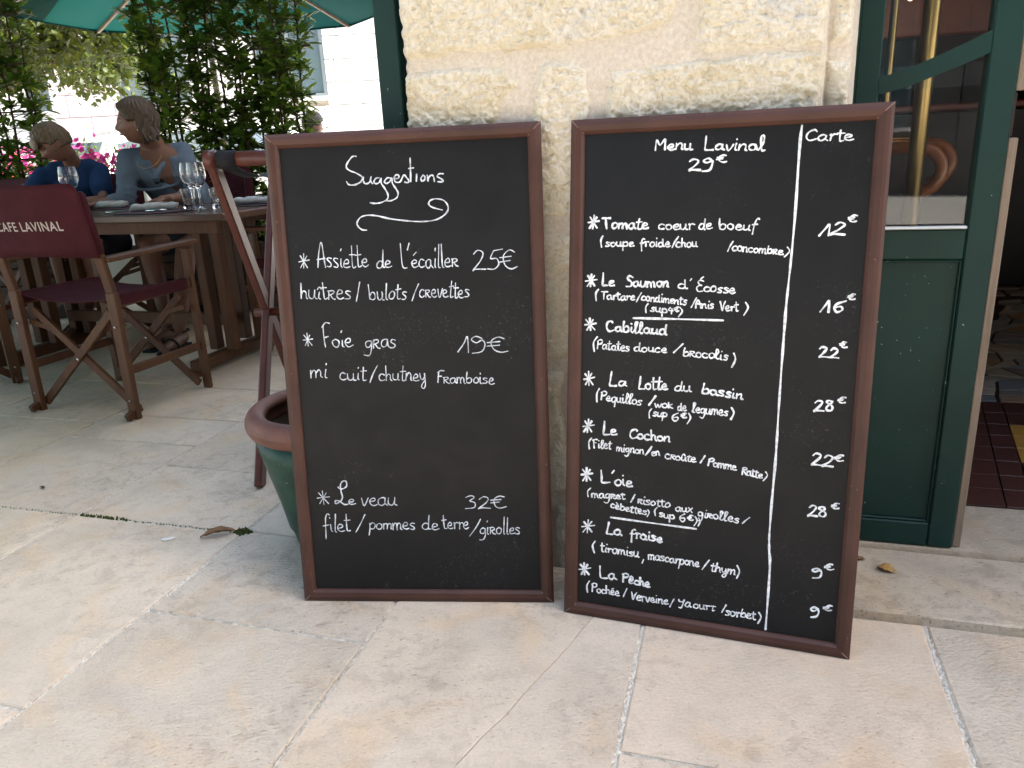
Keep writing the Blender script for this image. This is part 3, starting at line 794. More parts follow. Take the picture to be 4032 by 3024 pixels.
# ================================================================ CHALKBOARDS
BW_, BH_ = 0.57318, 1.03913
def menu_board(name, o, u, v, label, key):
    o, u, v = Vector(o), Vector(u), Vector(v); n_ = u.cross(v).normalized()   # towards the viewer
    r_ = empty(name, o, 0, label, 'chalkboard')
    M = frame_M((0, 0, 0), u, v, n_)
    fw_, th = .0230, .026
    # mitred rails: outer back edge, front ridge, inner slope
    prof = [(-.0035, -.022), (-.0060, -.004), (.0, .0), (.0065, .0025), (.0165, .0005), (.0215, -.0045), (.0230, -.0075), (.0230, -.022)]
    cor = [(0, 0, 1, 1), (BW_, 0, -1, 1), (BW_, BH_, -1, -1), (0, BH_, 1, -1)]
    rn = ['bottom_rail', 'side_rail', 'top_rail', 'side_rail']
    for k in range(4):
        a, b = cor[k], cor[(k + 1) % 4]
        m = MB(); P = len(prof)
        for c_, e_ in ((a, .0003), (b, -.0003)):
            for (d, h) in prof:
                m.v.append(tuple(M @ Vector((c_[0] + c_[2] * d, c_[1] + c_[3] * d, h))))
        for i in range(P): m.f.append((i, (i + 1) % P, P + (i + 1) % P, P + i))
        m.f.append(tuple(range(P))); m.f.append(tuple(reversed(range(P, 2 * P))))
        fixn(m.build(rn[k], M_FRAME, r_))
    # thin pale mitre seams
    m = MB()
    for c_ in cor:
        p0 = M @ Vector((c_[0] + c_[2] * -.005, c_[1] + c_[3] * -.005, -.0022)); p1 = M @ Vector((c_[0] + c_[2] * .021, c_[1] + c_[3] * .021, -.003))
        pm = M @ Vector((c_[0] + c_[2] * .007, c_[1] + c_[3] * .007, .0026))
        m.tube([p0, pm, p1], .0006, 4)
    m.build('mitre_seams', simple('pale_filler_' + key, (.30, .2, .16), .8), r_)
    m = MB(); m.box((BW_ / 2, BH_ / 2, -.0135), (BW_ - .044, BH_ - .044, .009), M)
    pn_ = m.build('writing_panel', M_BOARD, r_)
    return r_, M
LB, ML = menu_board('menu_chalkboard', (-.50510, 1.57491, .0055), (.99513, -.09859, 0), (.01247, .12591, .99196), 'left chalkboard headed Suggestions leaning in front of the green plant pot', 'a')
RB, MR = menu_board('menu_chalkboard', (.09575, 1.47759, .0055), (.93479, -.35521, 0), (.05002, .13164, .99004), 'right chalkboard headed Menu Lavinal with a Carte price column', 'b')
WORDS = [('L','e',1145,2288,1319,2288,117,0.96),('L','*',444,7648,679,7640,141,1.0),('L','Assiette',851,7654,2001,7631,183,1.29),('L','de',2157,7587,2511,7601,154,1.24),('L',"l'",2682,7575,3027,7578,181,1.33),('L','écailleʀ',2926,7582,3947,7568,172,1.39),('L','25€',4231,7470,5203,7494,207,0.97),('L','huîtʀes',408,6993,1566,6965,177,0.95),('L','/',1664,6900,1810,6896,185,1.01),('L','bulots',1959,6934,2795,6924,170,0.95),('L','/',2886,6893,3059,6888,184,0.91),('L','cʀevettes',3062,6939,4155,6913,169,0.98),('L','*',409,5951,630,5946,126,1.01),('L','Foie',850,5908,1527,5903,173,1.36),('L','gʀas',1780,5878,2489,5861,172,0.88),('L','19€',3820,5734,4947,5703,192,0.91),('L','mi',500,5223,905,5235,176,0.81),('L','cuit',1164,5168,1769,5162,164,0.9),('L','/',1831,5104,2010,5100,184,0.94),('L','chutney',2047,5142,3119,5122,155,1.07),('L','Fʀamboise',3341,5075,4618,5018,126,0.96),('L','*',436,2285,729,2284,139,1.06),('L','veau',1437,2260,2278,2257,177,0.78),('L','32€',3819,2166,4765,2178,166,0.87),('L','filet',504,1628,1157,1637,171,1.16),('L','/',1270,1603,1481,1603,202,0.94),('L','pommes',1582,1681,2683,1680,148,0.57),('L','de',2822,1674,3217,1686,154,1.0),('L','terre',3305,1686,3906,1691,153,1.09),('L','/',3907,1526,4162,1526,199,0.94),('L','giʀolles',4144,1572,5082,1572,146,1.33),('R','Carte',4339,9872,5169,9830,102,0.86),('R','Menu',1611,9809,2340,9800,108,0.9),('R','Lavinaℓ',2550,9777,3672,9718,106,1.08),('R','29',2278,9399,2752,9381,128,0.86),('R','€',2802,9537,2991,9530,79,0.84),('R','*',312,8318,529,8317,128,0.95),('R','Tomate',615,8325,1546,8310,105,0.94),('R','coeur',1734,8300,2431,8290,103,0.94),('R','de',2512,8301,2773,8299,99,0.94),('R','boeuf',2896,8292,3606,8276,103,0.91),('R','(',569,7959,633,7959,107,0.88),('R','soupe',677,7971,1271,7972,91,0.91),('R','froide',1379,7960,1989,7961,90,0.83),('R','/',2010,7952,2159,7952,104,0.94),('R','chou',2090,7961,2512,7961,88,0.88),('R','/',3078,7881,3186,7881,102,0.84),('R','concombʀe',3158,7887,4098,7813,86,0.76),('R',')',4114,7776,4195,7777,99,0.81),('R','12',4691,8170,5134,8163,124,0.86),('R','€',5161,8409,5309,8408,66,0.87),('R','*',276,7161,514,7166,119,0.97),('R','Le',621,7180,886,7179,107,1.09),('R','Saumon',1121,7168,1994,7176,105,0.91),('R',"d'",2167,7159,2432,7155,103,0.88),('R','Écosse',2513,7100,3268,7082,102,0.91),('R','(',473,6877,541,6879,105,0.97),('R','Tartare',612,6905,1317,6892,83,0.84),('R','/',1339,6858,1458,6861,103,0.84),('R','condiments',1442,6901,2351,6832,87,0.76),('R','/',2428,6776,2532,6779,101,0.84),('R','Anis',2519,6770,2878,6769,86,0.83),('R','Vert',2983,6729,3340,6739,91,0.92),('R',')',3434,6663,3515,6666,99,1.1),('R','(',1524,6662,1574,6664,88,0.91),('R','sup4',1626,6695,2101,6636,82,0.81),('R','€',2107,6694,2202,6697,44,0.97),('R',')',2197,6595,2269,6597,87,0.94),('R','16',4801,6774,5236,6760,122,0.83),('R','€',5259,7004,5387,7007,59,0.87),('R','*',293,6244,533,6254,122,0.97),('R','Cabiℓℓaud',734,6261,1985,6221,107,0.91),('R','(',433,5836,533,5841,123,1.05),('R','Patates',541,5878,1233,5853,97,0.88),('R','douce',1324,5864,2001,5857,96,0.88),('R','/',2118,5872,2283,5880,103,0.78),('R','bʀocoℓis',2309,5813,3195,5765,99,0.83),('R',')',3264,5652,3339,5656,116,1.05),('R','22',4832,5900,5195,5902,111,0.85),('R','€',5196,6106,5326,6112,60,0.91),('R','*',289,5099,526,5114,131,1.0),('R','La',817,5117,1199,5123,117,1.14),('R','Lotte',1437,5089,2040,5104,109,1.11),('R','du',2168,5088,2516,5100,102,0.91),('R','bassin',2705,5073,3518,5011,106,0.95),('R','(',534,4749,606,4754,125,1.02),('R','Pequiℓℓos',643,4794,1517,4748,99,0.92),('R','/',1653,4749,1809,4760,107,0.84),('R','wok',1780,4721,2172,4726,91,0.88),('R','de',2250,4695,2431,4694,91,0.83),('R','ℓegumes',2534,4680,3249,4652,96,0.92),('R',')',3288,4595,3364,4601,113,0.93),('R','(',1662,4491,1713,4495,92,0.94),('R','sup',1747,4550,2055,4534,86,0.68),('R','6',2123,4457,2314,4472,91,0.91),('R','€',2326,4543,2443,4552,54,0.96),('R',')',2450,4438,2523,4444,91,1.03),('R','28',4814,4859,5187,4893,119,0.81),('R','€',5217,5054,5364,5064,62,0.91),('R','*',271,4070,503,4090,130,1.0),('R','Le',716,4071,1020,4073,110,1.14),('R','Cochon',1276,4028,2136,4026,108,0.91),('R','(',393,3732,470,3740,109,0.94),('R','Fiℓet',516,3750,906,3762,99,0.82),('R','mignon',1013,3729,1604,3714,92,0.61),('R','/',1631,3687,1740,3697,106,0.81),('R','en',1746,3707,1939,3707,84,0.65),('R','cʀoûte',2034,3665,2671,3647,90,0.68),('R','/',2736,3636,2857,3648,95,0.74),('R','Pomme',2892,3601,3465,3551,88,0.83),('R','Ratte',3561,3484,3963,3442,87,0.76),('R',')',3971,3400,4045,3408,93,0.88),('R','22',4832,3798,5233,3802,126,0.89),('R','€',5240,3924,5404,3940,72,0.84),('R','*',259,2986,522,3015,132,1.03),('R',"L'",693,3002,973,3023,125,1.0),('R','oie',989,2988,1381,2994,118,0.62),('R','(',391,2661,460,2669,102,0.82),('R','magʀet',498,2648,1238,2688,94,0.68),('R','/',1349,2638,1439,2649,100,0.78),('R','ʀisotto',1497,2634,2179,2630,93,0.73),('R','aux',2283,2575,2639,2570,91,0.61),('R','giʀoℓℓes',2736,2509,3563,2469,90,0.94),('R','/',3621,2471,3749,2487,83,0.68),('R','cèbettes',916,2476,1699,2400,88,0.73),('R',')',1703,2378,1753,2385,78,0.87),('R','(',1842,2418,1907,2426,87,0.89),('R','sup',1952,2400,2285,2381,86,0.68),('R','6',2373,2346,2526,2366,92,0.88),('R','€',2545,2399,2665,2414,55,0.96),('R',')',2670,2298,2739,2307,91,0.94),('R',')',2756,2303,2807,2310,85,0.89),('R','28',4834,2756,5202,2802,121,0.84),('R','€',5257,2970,5395,2987,63,0.87),('R','*',286,1824,571,1863,135,0.95),('R','La',828,1875,1187,1875,115,1.07),('R','fraise',1353,1860,2048,1842,107,0.83),('R','(',542,1414,618,1425,117,1.01),('R','tiramisu',721,1456,1572,1445,103,0.99),('R',',',1635,1374,1680,1381,89,0.49),('R','mascarpone',1760,1440,2822,1419,100,0.64),('R','/',2881,1379,3004,1397,99,0.92),('R','thym',3048,1373,3552,1346,98,0.92),('R',')',3569,1299,3638,1310,104,1.14),('R','9',4996,1511,5217,1528,112,0.86),('R','€',5225,1715,5388,1740,76,0.8),('R','*',265,841,528,881,132,1.0),('R','La',719,845,1096,872,117,1.04),('R','Pêche',1221,836,1820,800,109,0.83),('R','(',414,472,481,483,113,1.0),('R','Pochée',542,503,1174,499,99,0.91),('R','/',1246,498,1323,510,98,0.88),('R','Verveine',1402,458,2222,484,103,0.78),('R','/',2248,440,2351,457,96,0.85),('R','Ya',2421,482,2698,504,102,0.71),('R','ourt',2733,497,3179,505,88,0.55),('R','/',3311,496,3424,516,94,0.79),('R','sorbet',3390,453,4000,452,99,0.82),('R',')',4031,386,4102,399,99,1.07),('R','9',5009,690,5213,708,120,0.89),('R','€',5242,863,5402,891,65,0.83)]
STROKES = [('L','m',[(1884,9938),(1799,9934),(1691,9818),(1656,9726),(1722,9656),(1860,9596),(1981,9510),(1946,9417),(1814,9360),(1686,9368),(1639,9430)]),('L','m',[(2010,9509),(2004,9428),(2043,9372),(2130,9396),(2180,9515),(2160,9421),(2199,9366)]),('L','m',[(2348,9481),(2277,9470),(2230,9405),(2269,9363),(2342,9387),(2390,9474),(2383,9372),(2460,9247),(2514,9123),(2488,9029),(2357,8972),(2228,8958),(2120,8976)]),('L','m',[(2602,9465),(2517,9468),(2456,9396),(2496,9359),(2569,9391),(2622,9469),(2623,9362),(2687,9251),(2732,9155),(2703,9061),(2586,9004),(2478,9002)]),('L','m',[(2679,9445),(2762,9458),(2766,9517),(2704,9519),(2666,9454),(2695,9380),(2794,9381),(2878,9512),(2947,9442),(2986,9387),(2947,9356),(2886,9372)]),('L','m',[(3033,9852),(3027,9613),(3019,9372)]),('L','m',[(2987,9641),(3097,9650)]),('L','m',[(3154,9522),(3139,9372)]),('L','m',[(3298,9494),(3241,9438),(3257,9373),(3321,9407),(3319,9472),(3287,9495)]),('L','m',[(3376,9491),(3386,9365),(3410,9449),(3474,9487),(3513,9445),(3522,9351)]),('L','m',[(3717,9503),(3634,9506),(3586,9455),(3678,9398),(3703,9343),(3592,9348)]),('L','m',[(3660,8766),(3452,8828),(3377,8899),(3418,8973),(3546,9000),(3711,8953),(3788,8815),(3725,8682),(3523,8573),(3239,8543),(2900,8569),(2534,8627),(2253,8698),(2054,8719),(1894,8684),(1806,8577),(1823,8494),(1904,8422),(2004,8410)]),('L','m',[(937,2702),(964,2665),(1053,2659),(1139,2725),(1132,2831),(1051,2832),(994,2741),(1002,2574),(1022,2451),(954,2344),(846,2305),(857,2375),(955,2354),(1055,2283),(1146,2291)]),('R','b',[(1298,6536),(2214,6543),(3066,6546)]),('R','b',[(931,2256),(1847,2241),(2730,2232)]),('R','b',[(4283,10132),(4265,9708),(4262,8585),(4239,7714),(4217,7177),(4204,6826),(4197,6268),(4191,5703),(4187,4841),(4188,4227),(4185,3747),(4166,3018),(4158,2338),(4164,2139),(4174,1961),(4203,1695),(4206,997),(4197,270)])]

# ---------------------------------------------------------------- handwriting: a pen-stroke alphabet
G = {
'a': (1.0, "0.74,0.88 0.45,1 0.14,0.72 0.12,0.25 0.4,0 0.7,0.3 0.77,0.95 0.78,0.3 1.0,0.02"),
'b': (.95, "0.12,2.1 0.1,1 0.12,0.05|0.12,0.6 0.45,1 0.78,0.75 0.75,0.2 0.42,0 0.12,0.12"),
'c': (.85, "0.72,0.85 0.4,1 0.1,0.68 0.12,0.22 0.4,0 0.78,0.15"),
'd': (1.05, "0.70,0.82 0.4,0.95 0.1,0.62 0.12,0.18 0.4,0 0.7,0.3 0.78,2.1 0.76,0.4 0.86,0 1.02,0.08"),
'e': (.88, "0.14,0.48 0.6,0.58 0.64,0.88 0.38,1 0.12,0.65 0.14,0.2 0.45,0 0.86,0.16"),
'f': (.75, "0.8,2.0 0.6,2.2 0.38,1.7 0.32,0.5 0.3,-0.9|0.05,0.85 0.68,0.95"),
'g': (.95, "0.72,0.9 0.4,1 0.1,0.7 0.15,0.22 0.45,0.1 0.7,0.4 0.76,0.95 0.78,0 0.62,-0.85 0.25,-1 0,-0.85"),
'h': (.9, "0.12,2.1 0.12,0|0.12,0.55 0.4,1 0.65,0.8 0.68,0.2 0.85,0.0"),
'i': (.45, "0.2,1 0.18,0.2 0.35,0|0.2,1.62 0.23,1.75"),
'l': (.45, "0.2,2.1 0.18,0.2 0.38,0"),
'ℓ': (.62, "0.05,0.2 0.4,1.2 0.5,2.0 0.32,2.25 0.2,1.9 0.22,0.3 0.35,0 0.6,0.1"),
'k': (.8, "0.12,1.5 0.12,0|0.65,1 0.14,0.5 0.7,0"),
'm': (1.25, "0.08,1 0.08,0|0.08,0.55 0.32,1 0.55,0.8 0.55,0|0.55,0.55 0.8,1 1.02,0.8 1.03,0.15 1.2,0"),
'n': (.9, "0.08,1 0.1,0|0.1,0.55 0.4,1 0.65,0.8 0.67,0.15 0.85,0"),
'o': (.9, "0.45,1 0.12,0.72 0.14,0.22 0.45,0 0.76,0.3 0.74,0.78 0.45,1"),
'p': (.92, "0.12,1 0.12,0 0.08,-0.95|0.12,0.65 0.45,1 0.78,0.7 0.72,0.2 0.42,0 0.12,0.2"),
'q': (.95, "0.72,0.85 0.4,1 0.1,0.65 0.15,0.2 0.45,0 0.72,0.4|0.74,1 0.74,-0.95"),
'r': (.75, "0.05,0.85 0.2,1 0.22,0|0.22,0.6 0.42,1 0.72,0.92"),
'ʀ': (.85, "0.12,0.95 0.1,0|0.02,0.95 0.55,1 0.65,0.72 0.15,0.5|0.3,0.5 0.55,0.1 0.82,0"),
's': (.78, "0.68,0.9 0.35,1 0.16,0.76 0.62,0.35 0.5,0.02 0.08,0.05"),
't': (.68, "0.3,2.0 0.28,0.2 0.5,0 0.65,.1|0.0,1.3 0.68,1.36"),
'u': (.95, "0.08,1 0.1,0.25 0.35,0 0.64,0.3 0.7,1|0.7,0.8 0.72,0.1 0.95,0"),
'v': (.8, "0.05,1 0.35,0 0.72,1.05"),
'w': (1.05, "0.05,1 0.25,0 0.5,0.8 0.75,0 1,1.05"),
'x': (.8, "0.08,1 0.72,0|0.68,1 0.05,0"),
'y': (.88, "0.1,1 0.15,0.35 0.4,0.15 0.65,0.5|0.72,1 0.72,-0.4 0.5,-1 0.2,-0.85 0.35,-0.35 0.72,0.02"),
'é': (.88, "0.14,0.48 0.6,0.58 0.64,0.88 0.38,1 0.12,0.65 0.14,0.2 0.45,0 0.86,0.16|0.3,1.3 0.65,1.55"),
'è': (.88, "0.14,0.48 0.6,0.58 0.64,0.88 0.38,1 0.12,0.65 0.14,0.2 0.45,0 0.86,0.16|0.25,1.55 0.5,1.25"),
'ê': (.88, "0.14,0.48 0.6,0.58 0.64,0.88 0.38,1 0.12,0.65 0.14,0.2 0.45,0 0.86,0.16|0.15,1.25 0.4,1.55 0.65,1.25"),
'î': (.45, "0.2,1 0.18,0.2 0.35,0|0,1.3 0.2,1.6 0.42,1.3"),
'û': (.95, "0.08,1 0.1,0.25 0.35,0 0.64,0.3 0.7,1|0.7,0.8 0.72,0.1 0.95,0|0.15,1.3 0.4,1.6 0.65,1.3"),
'A': (1.15, "0.1,0 0.2,1.2 0.5,2.2 0.7,2.1 0.85,1 1.0,0|0.05,0.95 1.0,1.1"),
'C': (1.15, "0.95,1.75 0.7,2.15 0.2,1.7 0.12,0.6 0.5,0 1.05,0.3"),
'E': (1.0, "0.85,1.95 0.4,2.1 0.15,1.7 0.5,1.2 0.65,1.15|0.5,1.2 0.08,0.7 0.3,0.05 0.9,0.15"),
'É': (1.0, "0.85,1.95 0.4,2.1 0.15,1.7 0.5,1.2 0.65,1.15|0.5,1.2 0.08,0.7 0.3,0.05 0.9,0.15|0.45,2.4 0.75,2.75"),
'F': (.95, "0.2,2.0 0.18,1 0.2,0|0.05,1.9 0.5,2.2 0.95,2.2|0.18,1.1 0.7,1.2"),
'L': (.95, "0.15,2.2 0.12,1 0.12,0.08 0.5,0 0.9,0.05"),
'M': (1.35, "0.1,0 0.2,2 0.6,0.9 1.05,2.1 1.15,1 1.15,0"),
'N': (1.1, "0.1,0 0.15,2 0.8,0.1 0.9,2"),
'P': (1.0, "0.15,1.9 0.15,0|0.0,1.7 0.5,2.2 0.95,1.9 0.8,1.2 0.2,0.95"),
'R': (1.05, "0.15,1.9 0.15,0|0.0,1.7 0.5,2.15 0.9,1.85 0.75,1.25 0.2,1.1 0.55,0.6 1.0,0"),
'S': (1.0, "0.9,1.9 0.5,2.2 0.15,1.8 0.4,1.3 0.8,0.8 0.7,0.15 0.1,0.05"),
'T': (1.1, "0.0,2.05 0.5,2.1 1.1,2.1|0.5,2.1 0.48,1 0.5,0"),
'V': (1.05, "0.1,2.1 0.3,1 0.5,0 0.75,1.2 1.0,2.1"),
'Y': (1.0, "0.1,2 0.2,1.2 0.5,1 0.8,1.4|0.9,2 0.8,0.6 0.5,-0.4 0.1,-0.4"),
'1': (.75, "0.05,0.0 0.4,1.1 0.62,2.0 0.62,0"),
'2': (.95, "0.15,1.6 0.45,2.05 0.8,1.7 0.6,0.9 0.05,0.05 0.3,0.15 0.95,0.05"),
'3': (.95, "0.15,1.8 0.5,2.1 0.75,1.7 0.4,1.15 0.8,0.8 0.7,0.2 0.1,0.05"),
'4': (.9, "0.35,1.8 0.05,0.8 0.8,0.8|0.6,1.5 0.6,0"),
'5': (.95, "0.4,2.0 0.2,1.2 0.65,1.1 0.8,0.5 0.5,0 0.1,0.1|0.4,2.0 0.95,2.05"),
'6': (.95, "0.75,2.0 0.3,1.4 0.12,0.6 0.4,0 0.75,0.35 0.6,0.85 0.2,0.7"),
'8': (.9, "0.7,1.8 0.4,2.0 0.2,1.6 0.7,0.7 0.6,0.1 0.25,0.1 0.2,0.6 0.65,1.4 0.7,1.8"),
'9': (.95, "0.72,1.75 0.4,2.05 0.12,1.6 0.35,1.2 0.7,1.6 0.8,1.0 0.6,0.1 0.1,-0.05"),
'€': (1.05, "0.95,1.8 0.6,2.0 0.25,1.4 0.3,0.4 0.65,0 1.05,0.2|0.0,1.25 0.7,1.35|0.0,0.8 0.65,0.9"),
'*': (1.6, "0.0,1.0 0.8,1.1 1.6,1.25|0.75,2.2 0.75,0.0|0.2,1.9 1.35,0.1|1.2,1.9 0.25,0.1"),
'/': (.8, "0.75,2.2 0.4,1.1 0.05,0"),
'(': (.5, "0.45,2.2 0.1,1.3 0.3,-0.1"), ')': (.5, "0.1,2.2 0.45,1.2 0.05,-0.1"),
"'": (.35, "0.25,2.2 0.1,1.7"), ',': (.4, "0.25,0.3 0.05,-0.6"), ' ': (.6, ""),
}
def spline(p, k=4):
    if len(p) < 3: return p
    q = [p[0]] + list(p) + [p[-1]]; out = []
    for i in range(1, len(q) - 2):
        for j in range(k):
            t = j / k; a, b, c, d = q[i - 1], q[i], q[i + 1], q[i + 2]
            out.append(tuple(.5 * (2 * b[m] + (c[m] - a[m]) * t + (2 * a[m] - 5 * b[m] + 4 * c[m] - d[m]) * t * t + (3 * b[m] - a[m] - 3 * c[m] + d[m]) * t ** 3) for m in (0, 1)))
    out.append(tuple(p[-1])); return out
pen = random.Random(3)
def ribbon(mb, pts, w, M, zb=-.0088, th=.0004):
    """a raised stroke of ink: a flat band with rounded ends and a little pressure change"""
    P = [Vector(p) for p in pts]
    if len(P) < 2: return
    Q = [P[0]]
    for p in P[1:]:
        if (p - Q[-1]).length > .0004: Q.append(p)
    if len(Q) < 2: Q.append(Q[0] + Vector((w * .4, 0)))
    d0 = (Q[0] - Q[1]).normalized(); d1 = (Q[-1] - Q[-2]).normalized()
    Q = [Q[0] + d0 * w * .35] + Q + [Q[-1] + d1 * w * .35]
    n = len(Q); b = len(mb.v); ph = pen.random() * 6
    for i, p in enumerate(Q):
        t = (Q[min(i + 1, n - 1)] - Q[max(i - 1, 0)])
        t = t.normalized() if t.length > 1e-6 else Vector((1, 0))
        s_ = Vector((-t.y, t.x)); ww = w * .5 * (1 + .22 * math.sin(i * .9 + ph) + .15 * math.sin(i * .23 + ph * 2))
        if i in (0, n - 1): ww *= .45
        for a, h in ((-1, 0), (-.6, th), (.6, th), (1, 0)):
            q = p + s_ * ww * a
            mb.v.append(tuple(M @ Vector((q.x, q.y, zb + h))))
    for i in range(n - 1):
        for a in range(3):
            mb.f.append((b + i * 4 + a, b + i * 4 + a + 1, b + (i + 1) * 4 + a + 1, b + (i + 1) * 4 + a))
for (b, s, u0, v0, u1, v1, xh, cf) in WORDS:
    u0, v0, u1, v1, xh = [q / 10000 for q in (u0, v0, u1, v1, xh)]
    M = ML if b == 'L' else MR
    mb = MB()
    adv = sum(G[c][0] for c in s) or 1
    L = math.hypot(u1 - u0, v1 - v0); ex = Vector(((u1 - u0) / L, (v1 - v0) / L)); sx = L / adv
    if s in '/()*€,': ey = Vector((0, 1))
    else: ey = Vector((-ex.y * .6, 1)).normalized()
    w = (.0023 if b == 'L' else .0037)
    if b == 'R' and xh < .0105: w = .0028
    if s == 'ourt' or s == 'Menu' or s == 'Lavinaℓ': w = .0034 if s != 'ourt' else .0024
    if s == '€' and b == 'R': w = .0030
    px = 0.0
    for ch in s:
        ad, st = G[ch]
        if st:
            jy = pen.uniform(-.08, .08) * xh; js = pen.uniform(.90, 1.10); sl = pen.uniform(-.06, .10)
            for sk in st.split('|'):
                pts = [tuple(map(float, q.split(','))) for q in sk.split()]
                pts = [(x_ + sl * y_ + pen.uniform(-.04, .04), y_ + pen.uniform(-.045, .045)) for x_, y_ in pts]
                pts = spline(pts) if ch not in '*' else pts
                out = []
                for x_, y_ in pts:
                    yy = y_ * js if y_ <= 1 else js + (y_ - 1) * (max((2.2 * cf - 1) / 1.2, 1.0) if ch in 'iéèêîûÉ' else (2.2 * cf - 1) / 1.2)
                    if s in "/()*€29681218227": yy = y_ * cf if s in '/()*€' else yy
                    q = Vector((u0, v0)) + ex * (px + x_) * sx + ey * (yy * xh + jy)
                    out.append(q)
                ribbon(mb, out, w, M)
        px += ad
    mb.build('handwritten_word', M_CHALK2 if b == 'L' else M_CHALK, LB if b == 'L' else RB)
title = {}
for (b, kind, pts) in STROKES:
    P = spline([(x_ / 10000, y_ / 10000) for x_, y_ in pts], 6)
    nm = MB() if kind == 'b' or b not in title else title[b]
    if kind == 'm': title[b] = nm
    ribbon(nm, P, .0042 if kind == 'b' else .0029, ML if b == 'L' else MR)
    if kind == 'b': nm.build('ruled_line', M_CHALK, LB if b == 'L' else RB)
title['L'].build('handwritten_word', M_CHALK2, LB)

# ================================================================ PLANT POT
pot = empty('plant_pot', (-.480, 1.90, 0), 0, 'green glazed plant pot with terracotta rim behind the left chalkboard', 'plant pot')
m = MB(); m.lathe([(.001, .001), (.118, .001), (.124, .012), (.150, .12), (.180, .25), (.197, .325), (.186, .325), (.165, .20), (.14, .06), (.001, .05)], n=56); m.build('glazed_body', M_GLAZE, pot, True)
prof = [(.184 + .028 * math.cos(a) * 1.0, .352 + .033 * math.sin(a)) for a in [2 * PI * k / 16 for k in range(16)]]
prof = [(max(r_, .178) if z_ < .36 else r_, z_) for r_, z_ in prof]
m = MB(); m.lathe(prof + [prof[0]], n=64); m.build('rolled_rim', M_TERRA, pot, True)
m = MB(); m.lathe([(.183, .345), (.181, .30), (.170, .24), (.165, .21)], n=48); m.build('stained_inner_wall', M_CLAYIN, pot, True)
m = MB(); m.lathe([(.001, .232), (.06, .236), (.12, .230), (.172, .234)], n=40); m.build('soil', M_SOIL, pot, True)

# ================================================================ TRAY STAND
ts = empty('folding_tray_stand', (-.60, 2.5, 0), 0, 'folding red wooden tray stand with black straps standing behind the pot', 'tray stand')
def at_ts(x_, y_, z_): return Vector((x_ + .60, y_ - 2.5, z_))
for i, xx in enumerate((-.835, -.40)):
    # frame A: near top to far bottom, frame B: near bottom to far top
    m = MB(); m.bar(at_ts(xx + .022 if i == 0 else xx, 2.26, .995), at_ts(xx + .03, 2.86, 0.0), .024, .052, (0, 1, 0), .004); m.build('leg', M_RED, ts)
    m = MB(); m.bar(at_ts(xx + .022 if i == 0 else xx - .03, 2.235, 0), at_ts(xx + (.035 if i == 0 else -.03), 2.84, .985), .024, .052, (0, 1, 0), .004); m.build('leg', M_RED, ts)
for yy, xo in ((2.26, -.815), (2.84, -.81)):
    m = MB(); m.tube([at_ts(xo - .012, yy, .995), at_ts(-.385, yy, .995)], .0215, 14); m.build('top_bar', M_RED, ts, True)
m = MB()
for k in range(9):
    a = PI * k / 8; m.v += []
m.tube([at_ts(-.829, 2.26, .995), at_ts(-.799, 2.26, .995)], [.028, .028], 14); m.build('rounded_leg_top', M_RED, ts, True)
for xo in (-.768, -.46):
    m = MB(); m.tube([at_ts(xo - .026, 2.26, .995), at_ts(xo + .026, 2.26, .995)], .0245, 16, flat=1)
    m.build('strap_wrap', M_BLACKW, ts, True)
    m = MB(); n_ = 12
    for k in range(n_ + 1):
        t_ = k / n_; y_ = 2.26 + .58 * t_; z_ = .973 - .035 * math.sin(PI * t_)
        for dx in (-.024, .024): m.v.append(tuple(at_ts(xo + dx, y_, z_)))
        for dx in (.024, -.024): m.v.append(tuple(at_ts(xo + dx, y_, z_ - .002)))
    for k in range(n_):
        for a in range(4): m.f.append((k * 4 + a, k * 4 + (a + 1) % 4, k * 4 + 4 + (a + 1) % 4, k * 4 + 4 + a))
    fixn(m.build('strap', M_BLACKW, ts, True))
m = MB(); m.tube([at_ts(-.85, 2.545, .50), at_ts(-.375, 2.545, .50)], .014, 12); m.build('pivot_dowel', M_RED, ts, True)
m = MB(); m.tube([at_ts(-.83, 2.36, .17), at_ts(-.40, 2.36, .17)], .010, 12); m.build('lower_rail', M_RED, ts, True)

